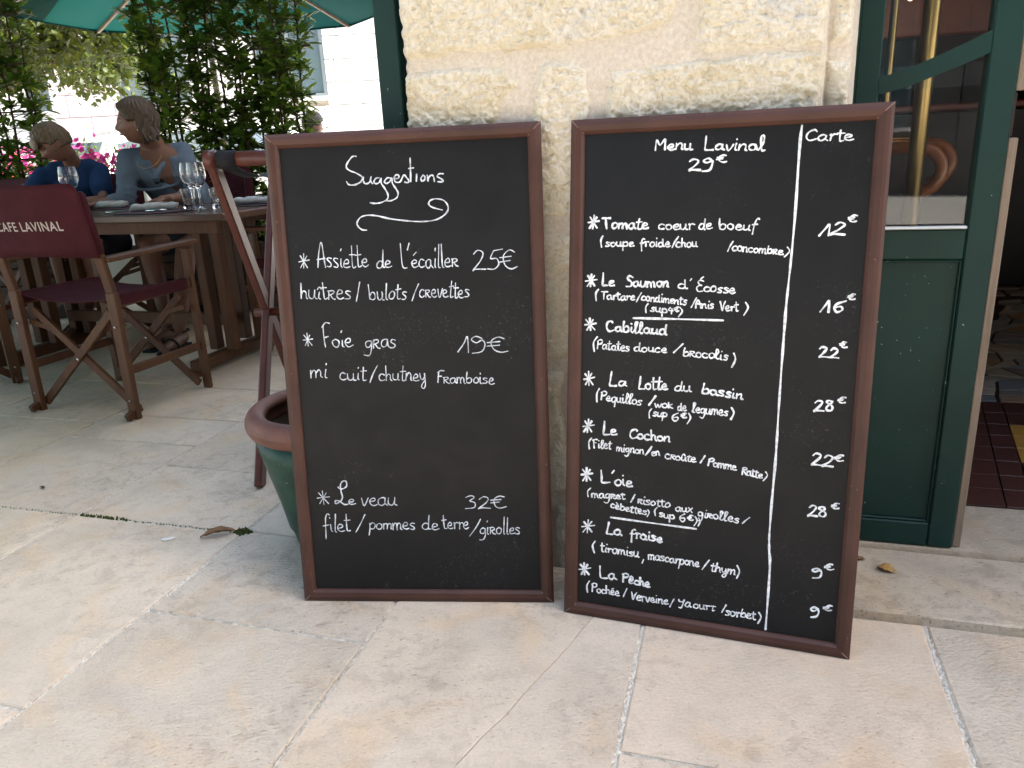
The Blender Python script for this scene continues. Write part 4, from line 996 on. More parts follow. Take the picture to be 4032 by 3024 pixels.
# ================================================================ DIRECTOR'S CHAIRS
def director_chair(loc, rz, label, lettering=True):
    c = empty('director_chair', loc, rz, label, 'chair', "maroon canvas director's chairs round the tables")
    hx, hy = .262, .215
    for sx in (-1, 1):
        m = MB(); m.bar((sx * hx, hy, 0), (sx * hx, hy, .635), .036, .024, (0, 1, 0), .003); m.build('leg', M_TEAK, c)
        m = MB(); m.bar((sx * hx, -hy, 0), (sx * hx, -hy + .005, .52), .046, .026, (0, 1, 0), .003); m.build('leg', M_TEAK, c)
        m = MB(); m.bar((sx * hx, -hy + .005, .5195), (sx * (hx - .006), -hy - .055, .905), .040, .024, (0, 1, 0), .003); m.build('back_post', M_TEAK, c)
        m = MB(); m.bar((sx * (hx + .004), -hy - .01, .648), (sx * (hx + .008), hy + .045, .660), .058, .020, (0, 0, 1), .004); m.build('armrest', M_TEAK, c)
        m = MB(); m.bar((sx * hx, -hy + .013, .475), (sx * hx, hy - .012, .485), .020, .040, (0, 0, 1), .003); m.build('seat_rail', M_TEAK, c)
        m = MB(); m.bar((sx * hx, -hy + .013, .20), (sx * hx, hy - .012, .20), .018, .034, (0, 0, 1), .003); m.build('side_rail', M_TEAK, c)
        m = MB(); m.bar((sx * (hx + .002), -hy - .045, .015), (sx * (hx + .002), -hy + .03, .04), .024, .03, (0, 0, 1), .003); m.build('foot_block', M_TEAK, c)
    for yy, dy in ((-hy + .030, .012), (hy - .030, -.012)):
        for sx in (-1, 1):
            o_ = dy * .55 * sx
            m = MB(); m.bar((sx * (hx - .012), yy + o_, .030), (-sx * (hx - .045), yy + o_, .435), .016, .034, (0, 0, 1), .002); m.build('cross_brace', M_TEAK, c)
            m = MB(); m.bar((sx * (hx - .012), yy + o_ * 1.2 + dy * .9, .385), (sx * (hx - .13), yy + o_ * 1.2 + dy * .9, .355), .010, .022, (0, 0, 1), .002); m.build('short_link', M_TEAK, c)
        m = MB(); m.lathe([(.001, 0), (.007, 0), (.006, .003), (.001, .004)], n=10, M=Matrix.Translation((0, yy - .02, .235)) @ Matrix.Rotation(PI / 2, 4, 'X')); m.build('bolt', M_STEEL, c, True)
    for sx in (-1, 1):
        m = MB(); m.lathe([(.001, 0), (.006, 0), (.005, .003), (.001, .004)], n=10, M=Matrix.Translation((sx * hx, -hy - .0135, .385)) @ Matrix.Rotation(PI / 2, 4, 'X')); m.build('bolt', M_STEEL, c, True)
        m = MB(); m.lathe([(.001, 0), (.005, 0), (.004, .003), (.001, .004)], n=10, M=Matrix.Translation((sx * hx, -hy - .0135, .08)) @ Matrix.Rotation(PI / 2, 4, 'X')); m.build('bolt', M_STEEL, c, True)
    # seat canvas: sagging band
    m = MB(); n_ = 14
    for k in range(n_ + 1):
        x_ = -hx - .002 + (2 * hx + .004) * k / n_; s_ = 1 - (x_ / hx) ** 2
        for (yy, zc) in ((-hy + .02, 0), (hy - .02, 0)): m.v += [(x_, yy, .505 - .030 * s_), (x_, yy, .500 - .032 * s_)]
    for k in range(n_):
        b = k * 4
        m.f += [(b, b + 2, b + 6, b + 4), (b + 1, b + 5, b + 7, b + 3), (b, b + 4, b + 5, b + 1), (b + 2, b + 3, b + 7, b + 6)]
    m.f += [(0, 1, 3, 2), (n_ * 4, n_ * 4 + 2, n_ * 4 + 3, n_ * 4 + 1)]
    m.build('seat_canvas', M_MAROON, c)
    for sx in (-1, 1):
        m = MB(); m.box((sx * (hx - .001), 0, .485), (.026, .375, .048), None, .006); m.build('seat_hem', M_MAROON, c)
    # back canvas wraps the posts
    def bk(x_, z_, off=0):
        t_ = (z_ - .52) / .385; s_ = max(0, 1 - (x_ / hx) ** 2)
        return (x_, -hy + .005 - .060 * t_ - .020 - .030 * s_ * (.6 + .4 * t_) - off, z_)
    m = MB(); nx_, nz_ = 24, 8
    def top(x_): 
        e = max(0, (abs(x_) - (hx - .012)) / .035); return .942 - .034 * e * e - .010 * (1 - (x_ / hx) ** 2)
    for side in (0, 1):
        for i in range(nx_ + 1):
            x_ = (-1 + 2 * i / nx_) * (hx + .022)
            for j in range(nz_ + 1):
                z_ = .662 + .004 * math.cos(x_ * 9) + (top(x_) - .662) * j / nz_
                p = bk(x_, z_, .0 if side == 0 else -.0035)
                m.v.append(p)
    W_ = nz_ + 1; T_ = (nx_ + 1) * W_
    for i in range(nx_):
        for j in range(nz_):
            a = i * W_ + j
            m.f.append((a, a + W_, a + W_ + 1, a + 1)); m.f.append((T_ + a, T_ + a + 1, T_ + a + W_ + 1, T_ + a + W_))
    for i in range(nx_):
        a = i * W_; m.f.append((a, T_ + a, T_ + a + W_, a + W_)); a += nz_; m.f.append((a, a + W_, T_ + a + W_, T_ + a))
    for j in range(nz_):
        m.f.append((j, j + 1, T_ + j + 1, T_ + j)); a = nx_ * W_ + j; m.f.append((a, T_ + a, T_ + a + 1, a + 1))
    bc = fixn(m.build('back_canvas', M_MAROON, c, True))
    for sx in (-1, 1):
        m = MB(); m.bar(bk(sx * hx, .668, -.019), bk(sx * hx, .905, -.019), .052, .036, (0, 1, 0), .012); m.build('canvas_sleeve', M_MAROON, c, True)
    if lettering:
        cu = bpy.data.curves.new('lettering', 'FONT'); cu.body = 'CAFE LAVINAL'; cu.size = .050; cu.align_x = 'CENTER'; cu.extrude = 0.0; cu.space_character = 1.1
        cu.offset = .0006
        to = bpy.data.objects.new('tmp', cu); COL.objects.link(to)
        bpy.context.view_layer.update()
        me = bpy.data.meshes.new_from_object(to.evaluated_get(bpy.context.evaluated_depsgraph_get()))
        bpy.data.objects.remove(to)
        bm = bmesh.new(); bm.from_mesh(me)
        bmesh.ops.triangulate(bm, faces=bm.faces); bmesh.ops.subdivide_edges(bm, edges=[e for e in bm.edges if e.calc_length() > .012], cuts=1)
        for v in bm.verts:
            x_, z_ = v.co.x * .96, v.co.y + .785 - .018
            v.co = Vector(bk(x_, z_, .0012))
        bm.to_mesh(me); bm.free()
        me.materials.clear(); me.materials.append(M_LETTER)
        lo = bpy.data.objects.new('printed_lettering', me); COL.objects.link(lo); lo.parent = c
    return c
A_ = math.radians
chairA = director_chair((-1.712, 3.272, 0), A_(-20.4), "director's chair lettered Cafe Lavinal on its maroon back, nearest the camera")
# facing: local +y is the way the sitter looks
def another_chair(loc, rz, label):
    c = copy_tree(chairA); c.location = loc; c.rotation_euler = (0, 0, rz); c['label'] = label; return c
chairC = another_chair((-1.02, 4.12, 0), A_(78), "empty director's chair at the right end of the table behind the tray stand")
chairB = another_chair((-2.50, 4.78, 0), A_(198), "director's chair the boy in the blue shirt sits on")
chairD = another_chair((-1.92, 4.92, 0), A_(176), "director's chair the woman sits on")
chairE = another_chair((-2.75, 3.62, 0), A_(40), "director's chair at the far left edge of the terrace")
chairF = another_chair((-3.25, 4.75, 0), A_(150), "director's chair in front of the left hedge")

# ================================================================ TABLES
def teak_table(o, rz, L, Wd, zt, label):
    t = empty('teak_table', o, rz, label, 'table', 'slatted teak terrace tables')
    # origin at the near right corner; x runs left (negative), y away
    m = MB(); e = .045
    m.box((-L / 2, e / 2, zt - .016), (L, e, .032), None, .004); m.build('edge_board', M_TEAKX, t)
    m = MB(); m.box((-L / 2, Wd - e / 2, zt - .016), (L, e, .032), None, .004); m.build('edge_board', M_TEAKX, t)
    for xx in (-e / 2, -L + e / 2):
        m = MB(); m.box((xx, Wd / 2, zt - .0162), (e, Wd - 2 * e - .002, .032), None, .004); m.build('end_board', M_TEAK, t)
    ns = 9; w = (Wd - 2 * e) / ns
    for k in range(ns):
        m = MB(); m.box((-L / 2, e + w * (k + .5), zt - .0125), (L - 2 * e - .004, w - .007, .022), None, .003); m.build('slat', M_TEAKX, t)
    m = MB(); m.box((-L / 2, .06, zt - .062), (L - .16, .022, .055), None, .002); m.build('apron', M_TEAK, t)
    m = MB(); m.box((-L / 2, Wd - .06, zt - .062), (L - .16, .022, .055), None, .002); m.build('apron', M_TEAK, t)
    for xx in (-.30, -L + .30):
        for yy in (Wd * .34, Wd * .66):
            for dx in (-.05, .05):
                m = MB(); m.box((xx + dx, yy, (zt - .033 + .075) / 2), (.05, .055, zt - .033 - .075), None, .003); m.build('leg', M_TEAK, t)
        m = MB(); m.box((xx, Wd / 2, .047), (.065, Wd - .02, .055), None, .006); m.build('foot_runner', M_TEAK, t)
        for yy in (.02, Wd - .05):
            m = MB(); m.box((xx, yy + .015, .0095), (.06, .07, .019), None, .004); m.build('foot_pad', M_TEAK, t)
    m = MB(); m.box((-L / 2, Wd / 2, .20), (L - .70, .03, .06), None, .003); m.build('long_stretcher', M_TEAK, t)
    return t
T0 = Vector((-1.235, 3.470, 0)); TZ = .765; TR = A_(-18)
tableA = teak_table(T0, TR, 1.75, .74, TZ, 'slatted teak table laid with glasses and napkins beside the woman in grey blue')
TX = Vector((-math.cos(TR), -math.sin(TR), 0)); TY = Vector((-math.sin(TR), math.cos(TR), 0))
def tp(s, r_, z_=0): return T0 + TX * s + TY * r_ + Vector((0, 0, TZ + z_))
tableB = copy_tree(tableA); tableB.location = (-3.1, 3.55, 0); tableB.rotation_euler = (0, 0, A_(-18)); tableB['label'] = 'slatted teak table at the left edge behind the lettered chair'
# trestle foot lit in front (slanting support leg of the table)
m = MB(); M_ = Matrix.Translation(T0)

# ---------------------------------------------------------------- table ware
def lathe_obj(prof, mat, name, parent=None, n=28):
    m = MB(); m.lathe(prof, n=n); L_ = len(prof); m.f += [tuple(range(n)), tuple((L_ - 1) * n + k for k in range(n))]
    return fixn(m.build(name, mat, parent, True))
def wine_glass(p, label, s=1.0):
    t = empty('wine_glass', p, random.random() * 6, label, 'wine glass', 'empty wine glasses on the table')
    outer = [(.001, .0), (.032, .001), (.035, .003), (.012, .007), (.0045, .014), (.0038, .05), (.0042, .082), (.012, .092), (.030, .112), (.038, .138), (.0365, .165), (.0318, .1905), (.0315, .192)]
    inner = [(.0306, .192), (.0307, .1905), (.0355, .165), (.037, .138), (.029, .113), (.011, .095), (.001, .092)]
    o = lathe_obj([(a * s, b * s) for a, b in outer + inner], M_GLASS, 'bowl_and_stem', t, 32); return t
def tumbler(p, label):
    t = empty('tumbler', p, random.random() * 6, label, 'tumbler', 'ribbed water tumblers on the table')
    m = MB(); n = 40; prof = [(.001, 0, 0), (.026, 0, 0), (.0285, .006, 1), (.030, .045, 1), (.0315, .052, 0), (.0358, .0905, 0), (.036, .092, 0), (.0350, .092, 0), (.0347, .0905, 0), (.0305, .054, 0), (.0275, .046, 0), (.0255, .014, 0), (.001, .012, 0)]
    for (r_, z_, rib) in prof:
        for k in range(n):
            a = 2 * PI * k / n; rr_ = r_ * (1 + (.035 * math.cos(a * 10) if rib else 0)); m.v.append((rr_ * math.cos(a), rr_ * math.sin(a), z_ * 1.08))
    for i in range(len(prof) - 1):
        for k in range(n): m.f.append((i * n + k, i * n + (k + 1) % n, (i + 1) * n + (k + 1) % n, (i + 1) * n + k))
    m.f += [tuple(range(n)), tuple((len(prof) - 1) * n + k for k in range(n))]
    fixn(m.build('ribbed_body', M_GLASS, t, True)); return t
wine_glass(tp(.39, .30), 'taller wine glass left of its pair in the glass cluster by the tray stand', 1.16)
wine_glass(tp(.325, .27), 'wine glass right of its pair in the glass cluster by the tray stand', 1.16)
tumbler(tp(.45, .34), 'tumbler in front of the woman, left of the wine glass pair')
tumbler(tp(.25, .30), 'tumbler on the right of the wine glass pair')
tumbler(tp(.31, .40), 'tumbler half hidden behind the wine glass pair')
wine_glass(tp(1.07, .24, .0), 'wine glass standing in front of the boy in blue', 1.2)
bowl = empty('glass_dish', tp(1.08, .10), 0, 'wide faceted glass dish above the lettered chair back', 'glass dish')
m = MB(); n = 12
pr = [(.001, 0), (.058, 0), (.062, .025), (.085, .078), (.081, .078), (.058, .027), (.054, .010), (.001, .010)]
m.lathe(pr, n=18); m.f += [tuple(range(18)), tuple((len(pr) - 1) * 18 + k for k in range(18))]; fixn(m.build('dish', M_GLASS, bowl))
def placemat(p, label):
    t = empty('placemat', p, TR, label, 'placemat', 'dark oval placemats'); m = MB()
    poly = [(.19 * math.copysign(abs(math.cos(a)) ** .7, math.cos(a)), .14 * math.copysign(abs(math.sin(a)) ** .7, math.sin(a))) for a in [2 * PI * k / 40 for k in range(40)]]
    m.prism(poly, .0005, .0035); m.build('mat', M_MAT, t)
def napkin(p, rz, label):
    t = empty('napkin', p, rz, label, 'napkin', 'rolled grey linen napkins'); m = MB(); n = 22
    for k in range(n + 1):
        x_ = -.105 + .21 * k / n; w = .030 + .003 * math.sin(k * .7); h = .036 + .003 * math.sin(k * 1.1)
        ring = []
        for j in range(18):
            a = 2 * PI * j / 18; q = 1 + .06 * math.sin(3 * a + k * .4)
            m.v.append((x_ + .010 * math.sin(a), w * math.cos(a) * q, max(0, h / 2 + h / 2 * math.sin(a) * q)))
    for k in range(n):
        for j in range(18): m.f.append((k * 18 + j, k * 18 + (j + 1) % 18, (k + 1) * 18 + (j + 1) % 18, (k + 1) * 18 + j))
    m.f += [tuple(reversed(range(18))), tuple(range(n * 18, n * 18 + 18))]
    m.build('roll', M_NAPKIN, t, True)
    m = MB(); pts = [(.02 + .02 * math.cos(a), .033 * math.cos(a), .019 + .0205 * math.sin(a)) for a in [PI * k / 10 for k in range(11)]]
    for q in pts:
        for dx in (-.028, .028): m.v.append((q[0] + dx, q[1], q[2])); 
        for dx in (.028, -.028): m.v.append((q[0] + dx, q[1] * .93, q[2] - .0025))
    for k in range(10):
        for a in range(4): m.f.append((k * 4 + a, k * 4 + (a + 1) % 4, k * 4 + 4 + (a + 1) % 4, k * 4 + 4 + a))
    fixn(m.build('fold', M_NAPKIN, t, True))
def fork(p, rz, label):
    t = empty('fork', p, rz, label, 'fork', 'steel forks'); m = MB()
    m.tube([(-.10, 0, .004), (-.04, 0, .006), (.02, 0, .012), (.045, 0, .007)], [.005, .003, .0025, .004], 8); m.build('handle', M_STEEL, t, True)
    m = MB(); m.box((.052, 0, .006), (.02, .022, .0025), None, .001); m.build('neck', M_STEEL, t)
    for k in range(4):
        m = MB(); y_ = (k - 1.5) * .006; m.tube([(.06, y_, .006), (.085, y_, .004), (.098, y_, .008)], [.0014, .0013, .0006], 6); m.build('tine', M_STEEL, t, True)
def knife(p, rz, label):
    t = empty('table_knife', p, rz, label, 'knife', 'steel table knives'); m = MB()
    m.tube([(-.10, 0, .006), (-.05, 0, .007), (-.005, 0, .006)], [.007, .006, .0045], 10); m.build('handle', M_STEEL, t, True)
    m = MB(); m.prism([(-.004, -.004), (.09, -.008), (.112, -.002), (.10, .007), (0, .006)], .004, .0056); m.build('blade', M_STEEL, t)
placemat(tp(.56, .22), 'dark placemat on the near edge of the table under a rolled napkin')
placemat(tp(1.05, .56), 'dark placemat in front of the woman')
placemat(tp(.20, .57), 'dark placemat at the right end of the table')
napkin(tp(.585, .25, .0036), TR + A_(28), 'rolled grey napkin on the near placemat by the table edge')
napkin(tp(1.12, .50, .0036), TR + A_(14), 'rolled grey napkin just right of the lettered chair back')
napkin(tp(.20, .52, .0036), TR + A_(8), 'rolled grey napkin at the right end of the table behind the tray stand')
fork(tp(.70, .20, .0036), TR + A_(35), 'fork left of the napkin on the near placemat')
fork(tp(.99, .52, .0036), TR + A_(-10), 'fork beside the napkin right of the lettered chair back')
fork(tp(.14, .56, .0036), TR + A_(-5), 'fork beside the napkin at the right end of the table')
knife(tp(.45, .18, .0036), TR + A_(18), 'knife right of the napkin on the near placemat')
fork(tp(1.66, .30), TR + A_(10), 'fork lying at the left end of the table by the boy')

# ================================================================ PEOPLE
def ell(mb, c, r, M=None, n=20, m_=14):
    b = len(mb.v)
    for i in range(m_ + 1):
        a = PI * i / m_
        for j in range(n):
            t = 2 * PI * j / n
            p = Vector((c[0] + r[0] * math.sin(a) * math.cos(t), c[1] + r[1] * math.sin(a) * math.sin(t), c[2] + r[2] * math.cos(a)))
            mb.v.append(tuple(M @ p if M is not None else p))
    for i in range(m_):
        for j in range(n): mb.f.append((b + i * n + j, b + (i + 1) * n + j, b + (i + 1) * n + (j + 1) % n, b + i * n + (j + 1) % n))
def limb(mb, pts, rs, n=14):
    """tapered limb with rounded ends"""
    pts = [Vector(p) for p in pts]; out = [pts[0]]; ro = [rs[0]]
    for i in range(1, len(pts)):
        for k in (1, 2, 3):
            out.append(pts[i - 1].lerp(pts[i], k / 3)); ro.append(rs[i - 1] + (rs[i] - rs[i - 1]) * k / 3)
    mb.tube(out, ro, n)
    for p, r_ in ((pts[0], rs[0]), (pts[-1], rs[-1])): ell(mb, p, (r_, r_, r_), n=12, m_=8)
    for p, r_ in zip(pts[1:-1], rs[1:-1]): ell(mb, p, (r_, r_, r_), n=12, m_=8)
def head_fn(d, child=False):
    """surface distance of the bare head in direction d (x right, y front, z up)"""
    x_, y_, z_ = d
    rx, ry, rz = (.073, .094, .112) if not child else (.070, .088, .104)
    k = 1 / math.sqrt((x_ / rx) ** 2 + (y_ / ry) ** 2 + (z_ / rz) ** 2)
    p = Vector(d) * k
    t = max(0, -p.z / rz)
    p.x *= 1 - .30 * t ** 1.5; 
    if p.y < 0: p.y *= 1 - .35 * t
    g = lambda cx, cz, sx_, sz_: math.exp(-((p.x - cx) / sx_) ** 2 - ((p.z - cz) / sz_) ** 2) if p.y > 0 else 0
    s_ = .8 if child else 1.0
    nose = g(0, -.026, .013, .016) * .024 * s_ + g(0, -.006, .009, .022) * .011 * s_
    p.y += nose + g(0, .022, .045, .010) * .004 - (g(.030, .002, .014, .012) + g(-.030, .002, .014, .012)) * .008
    p.y += g(0, -.052, .020, .006) * .006 + g(0, -.064, .018, .006) * .0055 - g(0, -.058, .02, .003) * .002 - g(0, -.074, .02, .006) * .004
    p.y += g(0, -.090, .018, .012) * .011 + (g(.035, -.03, .02, .02) + g(-.035, -.03, .02, .02)) * .005
    return p
def sphere_dirs(n=56, m_=44):
    D = []
    for i in range(m_ + 1):
        a = PI * i / m_
        for j in range(n):
            t = 2 * PI * j / n; D.append((math.sin(a) * math.sin(t), math.sin(a) * math.cos(t), math.cos(a)))
    F = [(i * n + j, i * n + (j + 1) % n, (i + 1) * n + (j + 1) % n, (i + 1) * n + j) for i in range(m_) for j in range(n)]
    return D, F
def add_head(mb, M, child=False):
    D, F = sphere_dirs()
    mb.add([M @ head_fn(d, child) for d in D], F)
    for sx in (-1, 1):
        ell(mb, (sx * .070, -.008, -.012), (.009, .018, .030), M, 12, 8)
def remesh(o, vox, sm=2):
    r_ = o.modifiers.new('one_surface', 'REMESH'); r_.mode = 'VOXEL'; r_.voxel_size = vox; r_.use_smooth_shade = True
    s_ = o.modifiers.new('soften', 'SMOOTH'); s_.factor = .5; s_.iterations = sm
    return o
def add_hand(mb, wrist, dirv, up, s=1.0, thumb=1):
    d = Vector(dirv).normalized(); up = Vector(up); side = d.cross(up).normalized(); up = side.cross(d)
    w = Vector(wrist)
    pc = w + d * .045 * s
    M = frame_M(pc, side, d, up)
    ell(mb, (0, 0, 0), (.038 * s, .050 * s, .015 * s), M, 16, 10)
    limb(mb, [w - d * .02 * s, w + d * .02 * s], [.024 * s, .026 * s], 12)
    for k, (o_, L) in enumerate(((-.028, .060), (-.010, .072), (.009, .068), (.027, .054))):
        b = pc + side * o_ * s + d * .036 * s; q1 = b + d * L * .45 * s - up * .004 * s; q2 = q1 + d * L * .32 * s - up * .014 * s; q3 = q2 + d * L * .15 * s - up * .014 * s
        limb(mb, [b, q1, q2, q3], [.0088 * s, .0082 * s, .0075 * s, .0062 * s], 10)
    b = w + side * thumb * .026 * s + d * .018 * s; q1 = b + side * thumb * .022 * s + d * .026 * s - up * .006 * s; q2 = q1 + d * .028 * s + side * thumb * .004 * s - up * .008 * s
    limb(mb, [b, q1, q2], [.012 * s, .010 * s, .0085 * s], 10)
def hair_shell(M, thick, face, extra, mat, parent, seed=0, lowz=-.05, amp=.006, child=False, vox=.006):
    """thick(d) -> hair depth over the scalp; the front of the face is left free"""
    D, F = sphere_dirs(64, 48); V = []; r_ = random.Random(seed)
    for d in D:
        p = head_fn(d, child); dv = Vector(d); az = math.atan2(d[0], d[1])
        f = face(d)
        t = thick(d) * f - .012 * (1 - f)
        st = math.sin(az * 23 + math.sin(d[2] * 7) * 2 + seed) * .5 + math.sin(az * 41 + d[2] * 9) * .5
        V.append(M @ (p + dv * (t + amp * st * f)))
    mb = MB(); mb.add(V, F); 
    if extra: extra(mb)
    o = mb.build('hair', mat, parent, True)
    return remesh(o, vox, 1)
def head_parts(M, par, child=False, lip=True):
    for sx in (-1, 1):
        m = MB(); ell(m, (sx * .030, .0745 if not child else .0705, .003), (.011, .009, .006), M, 12, 8); m.build('eye', M_EYE, par, True)
        m = MB(); m.tube([M @ Vector((sx * .014, .088 if not child else .083, .021)), M @ Vector((sx * .032, .086 if not child else .081, .026)), M @ Vector((sx * .048, .072 if not child else .068, .020))], [.0028, .003, .0015], 6); m.build('eyebrow', M_HAIR, par, True)
    m = MB(); yl = .0905 if not child else .0855
    m.tube([M @ Vector((-.021, yl - .008, -.058)), M @ Vector((-.008, yl + .003, -.0555)), M @ Vector((.008, yl + .003, -.0555)), M @ Vector((.021, yl - .008, -.058))], [.002, .0048, .0048, .002], 8); m.build('lips', M_LIP, par, True)
def head_matrix(c, yaw, pitch, roll, s=1.0):
    """yaw 0 looks to +Y; positive turns left"""
    return Matrix.Translation(c) @ Matrix.Rotation(yaw, 4, 'Z') @ Matrix.Rotation(pitch, 4, 'X') @ Matrix.Rotation(roll, 4, 'Y') @ Matrix.Scale(s, 4)

# ---- woman: leans over the far side of the table, head turned to the left of the picture
wm = empty('person', (-1.93, 4.78, 0), 0, 'woman in a loose grey blue top leaning on the table and looking left', 'person')
O = Vector((-1.93, 4.78, 0))
def wl(*p): return Vector(p) - O
HM = head_matrix(wl(-1.980, 4.46, 1.205), A_(108), A_(-2), A_(3), .98)
b = MB()
add_head(b, HM)
limb(b, [wl(-1.960, 4.50, 1.15), wl(-1.955, 4.56, 1.085)], [.054, .066])
sR, sL = wl(-2.085, 4.50, 1.02), wl(-1.825, 4.64, 1.045)
hipc = wl(-1.88, 4.86, .56)
chest = wl(-1.94, 4.60, .955)
def torso(mb, g=0.0):
    P = [(hipc, .165 + g, .115 + g), (wl(-1.885, 4.80, .68), .135 + g, .098 + g), (wl(-1.91, 4.70, .82), .150 + g, .105 + g), (chest, .165 + g, .112 + g), (wl(-1.945, 4.575, 1.03), .145 + g, .085 + g), (wl(-1.95, 4.565, 1.085), .075 + g, .06 + g)]
    ax = (sL - sR).normalized(); n = 28; bs = len(mb.v)
    for i, (c, rx, ry) in enumerate(P):
        up = (P[min(i + 1, 5)][0] - P[max(i - 1, 0)][0]).normalized(); fy = ax.cross(up).normalized()
        for k in range(n):
            a = 2 * PI * k / n; mb.v.append(tuple(c + ax * (rx * math.cos(a)) + fy * (ry * math.sin(a))))
    for i in range(5):
        for k in range(n): mb.f.append((bs + i * n + k, bs + i * n + (k + 1) % n, bs + (i + 1) * n + (k + 1) % n, bs + (i + 1) * n + k))
    mb.f += [tuple(bs + k for k in reversed(range(n))), tuple(bs + 5 * n + k for k in range(n))]
torso(b)
eR, hR = wl(-2.10, 4.43, .80), wl(-2.20, 4.30, .795)
eL, hL = wl(-1.73, 4.50, .80), wl(-1.83, 4.31, .80)
limb(b, [sR, eR, hR], [.047, .037, .024]); limb(b, [sL, eL, hL], [.047, .037, .024])
add_hand(b, hR, wl(-2.27, 4.24, .785) - hR, (0, 0, 1), .92, 1); add_hand(b, hL, wl(-1.92, 4.27, .79) - hL, (0, 0, 1), .92, -1)
kR, aR = wl(-2.02, 4.42, .55), wl(-1.93, 4.28, .12); kL, aL = wl(-1.80, 4.40, .53), wl(-1.84, 4.22, .10)
for (h_, k_, a_, toe) in ((hipc + Vector((-.09, -.02, -.02)), kR, aR, wl(-1.98, 4.12, .03)), (hipc + Vector((.09, -.02, -.02)), kL, aL, wl(-1.87, 4.05, .025))):
    limb(b, [h_, k_, k_.lerp(a_, .3), a_], [.088, .058, .054, .033]); limb(b, [a_ + Vector((0, .02, -.05)), a_.lerp(toe, .5) + Vector((0, 0, -.03)), toe], [.034, .032, .022])
remesh(b.build('body', M_SKIN, wm, True), .0062, 2)
# top: wide cowl neck, three-quarter sleeves
b = MB()
P = [(wl(-1.885, 4.86, .50), .178, .130), (wl(-1.885, 4.80, .68), .158, .122), (wl(-1.91, 4.70, .82), .168, .124), (wl(-1.94, 4.60, .955), .176, .124), (wl(-1.945, 4.57, 1.035), .165, .095)]
ax = (sL - sR).normalized(); n = 40; bs = len(b.v)
for i, (c, rx, ry) in enumerate(P):
    up = (P[min(i + 1, 4)][0] - P[max(i - 1, 0)][0]).normalized(); fy = ax.cross(up).normalized()
    for k in range(n):
        a = 2 * PI * k / n; q = 1 + .035 * math.sin(a * 7 + i * 1.3) + .02 * math.sin(a * 13 + i)
        p = c + ax * (rx * math.cos(a) * q) + fy * (ry * math.sin(a) * q)
        if math.sin(a) > .2 and i >= 3:      # V of the neckline: pull the cloth in under the skin
            v = max(0, 1 - abs(math.cos(a)) / (.20 + .20 * (i - 3))); p = p - fy * (ry * math.sin(a)) * min(1, v * 1.6) * .42
        b.v.append(tuple(p))
for i in range(4):
    for k in range(n): b.f.append((bs + i * n + k, bs + i * n + (k + 1) % n, bs + (i + 1) * n + (k + 1) % n, bs + (i + 1) * n + k))
b.f += [tuple(bs + k for k in reversed(range(n))), tuple(bs + 4 * n + k for k in range(n))]
for s_, e_, h_ in ((sR, eR, hR), (sL, eL, hL)):
    nk = Vector((-1.945, 4.57, 1.03)) - O
    limb(b, [s_.lerp(nk, .45) + Vector((0, .02, .0)), s_ + Vector((0, 0, .002)), s_.lerp(e_, .5), e_, e_.lerp(h_, .45)], [.056, .055, .054, .048, .043], 18)
    for k in range(5):
        t = .25 + k * .16; q = s_.lerp(e_, t); b.tube([q + Vector((.05 * math.cos(a), .05 * math.sin(a), .012 * math.sin(a * 2 + k))) for a in [2 * PI * j / 10 for j in range(11)]], .009, 6)
# rolled edges of the V neckline and two sagging folds under it
for sg in (-1, 1):
    b.tube([chest + ax * (sg * .088) + Vector((0, .0, .112)), chest + ax * (sg * .078) + Vector((0, -.075, .075)), chest + ax * (sg * .042) + Vector((0, -.112, .015)), chest + Vector((0, -.124, -.050))], [.013, .015, .016, .016], 10)
for k in range(1):
    z0 = -.085
    b.tube([chest + ax * (.13 * t) + Vector((0, -.100 - .022 * (1 - t * t) + .03 * t * t, z0 - .020 * (1 - t * t))) for t in [-1 + j / 5 for j in range(11)]], .010, 10)
shirt = remesh(b.build('grey_blue_top', M_SHIRT, wm, True), .0075, 2)
b = MB(); ell(b, chest + Vector((-.010, -.066, -.055)), (.050, .045, .036)); b.build('dark_camisole', M_DARKTOP, wm, True)
b = MB(); b.tube([HM @ Vector((0, 0, 0)) * 0 + wl(-1.955, 4.545, 1.05) + Vector((.062 * math.cos(a), -.045 + .07 * math.sin(a) - .02, -.045 + .05 * math.sin(a) + .01)) for a in [2 * PI * j / 24 for j in range(25)]], .0014, 5); b.build('necklace', M_GOLD, wm, True)
def thick_w(d):
    return .016 + .012 * max(0, d[2]) + .014 * max(0, -d[1]) * (1 if d[2] > -.5 else .3)
def face_w(d):
    lim = .52 + .10 * d[2]
    f = float(sstep(lim + .12, lim - .06, np.array(d[1] - .45 * max(0, d[2] - .35)) )) 
    if d[2] > .62: f = max(f, float(sstep(.62, .75, np.array(d[2]))))
    if d[2] < -.55 and d[1] > -.2: f *= .0
    if abs(d[0]) > .75 and -.6 < d[2] < .1 and d[1] > -.05: f *= .4
    return f
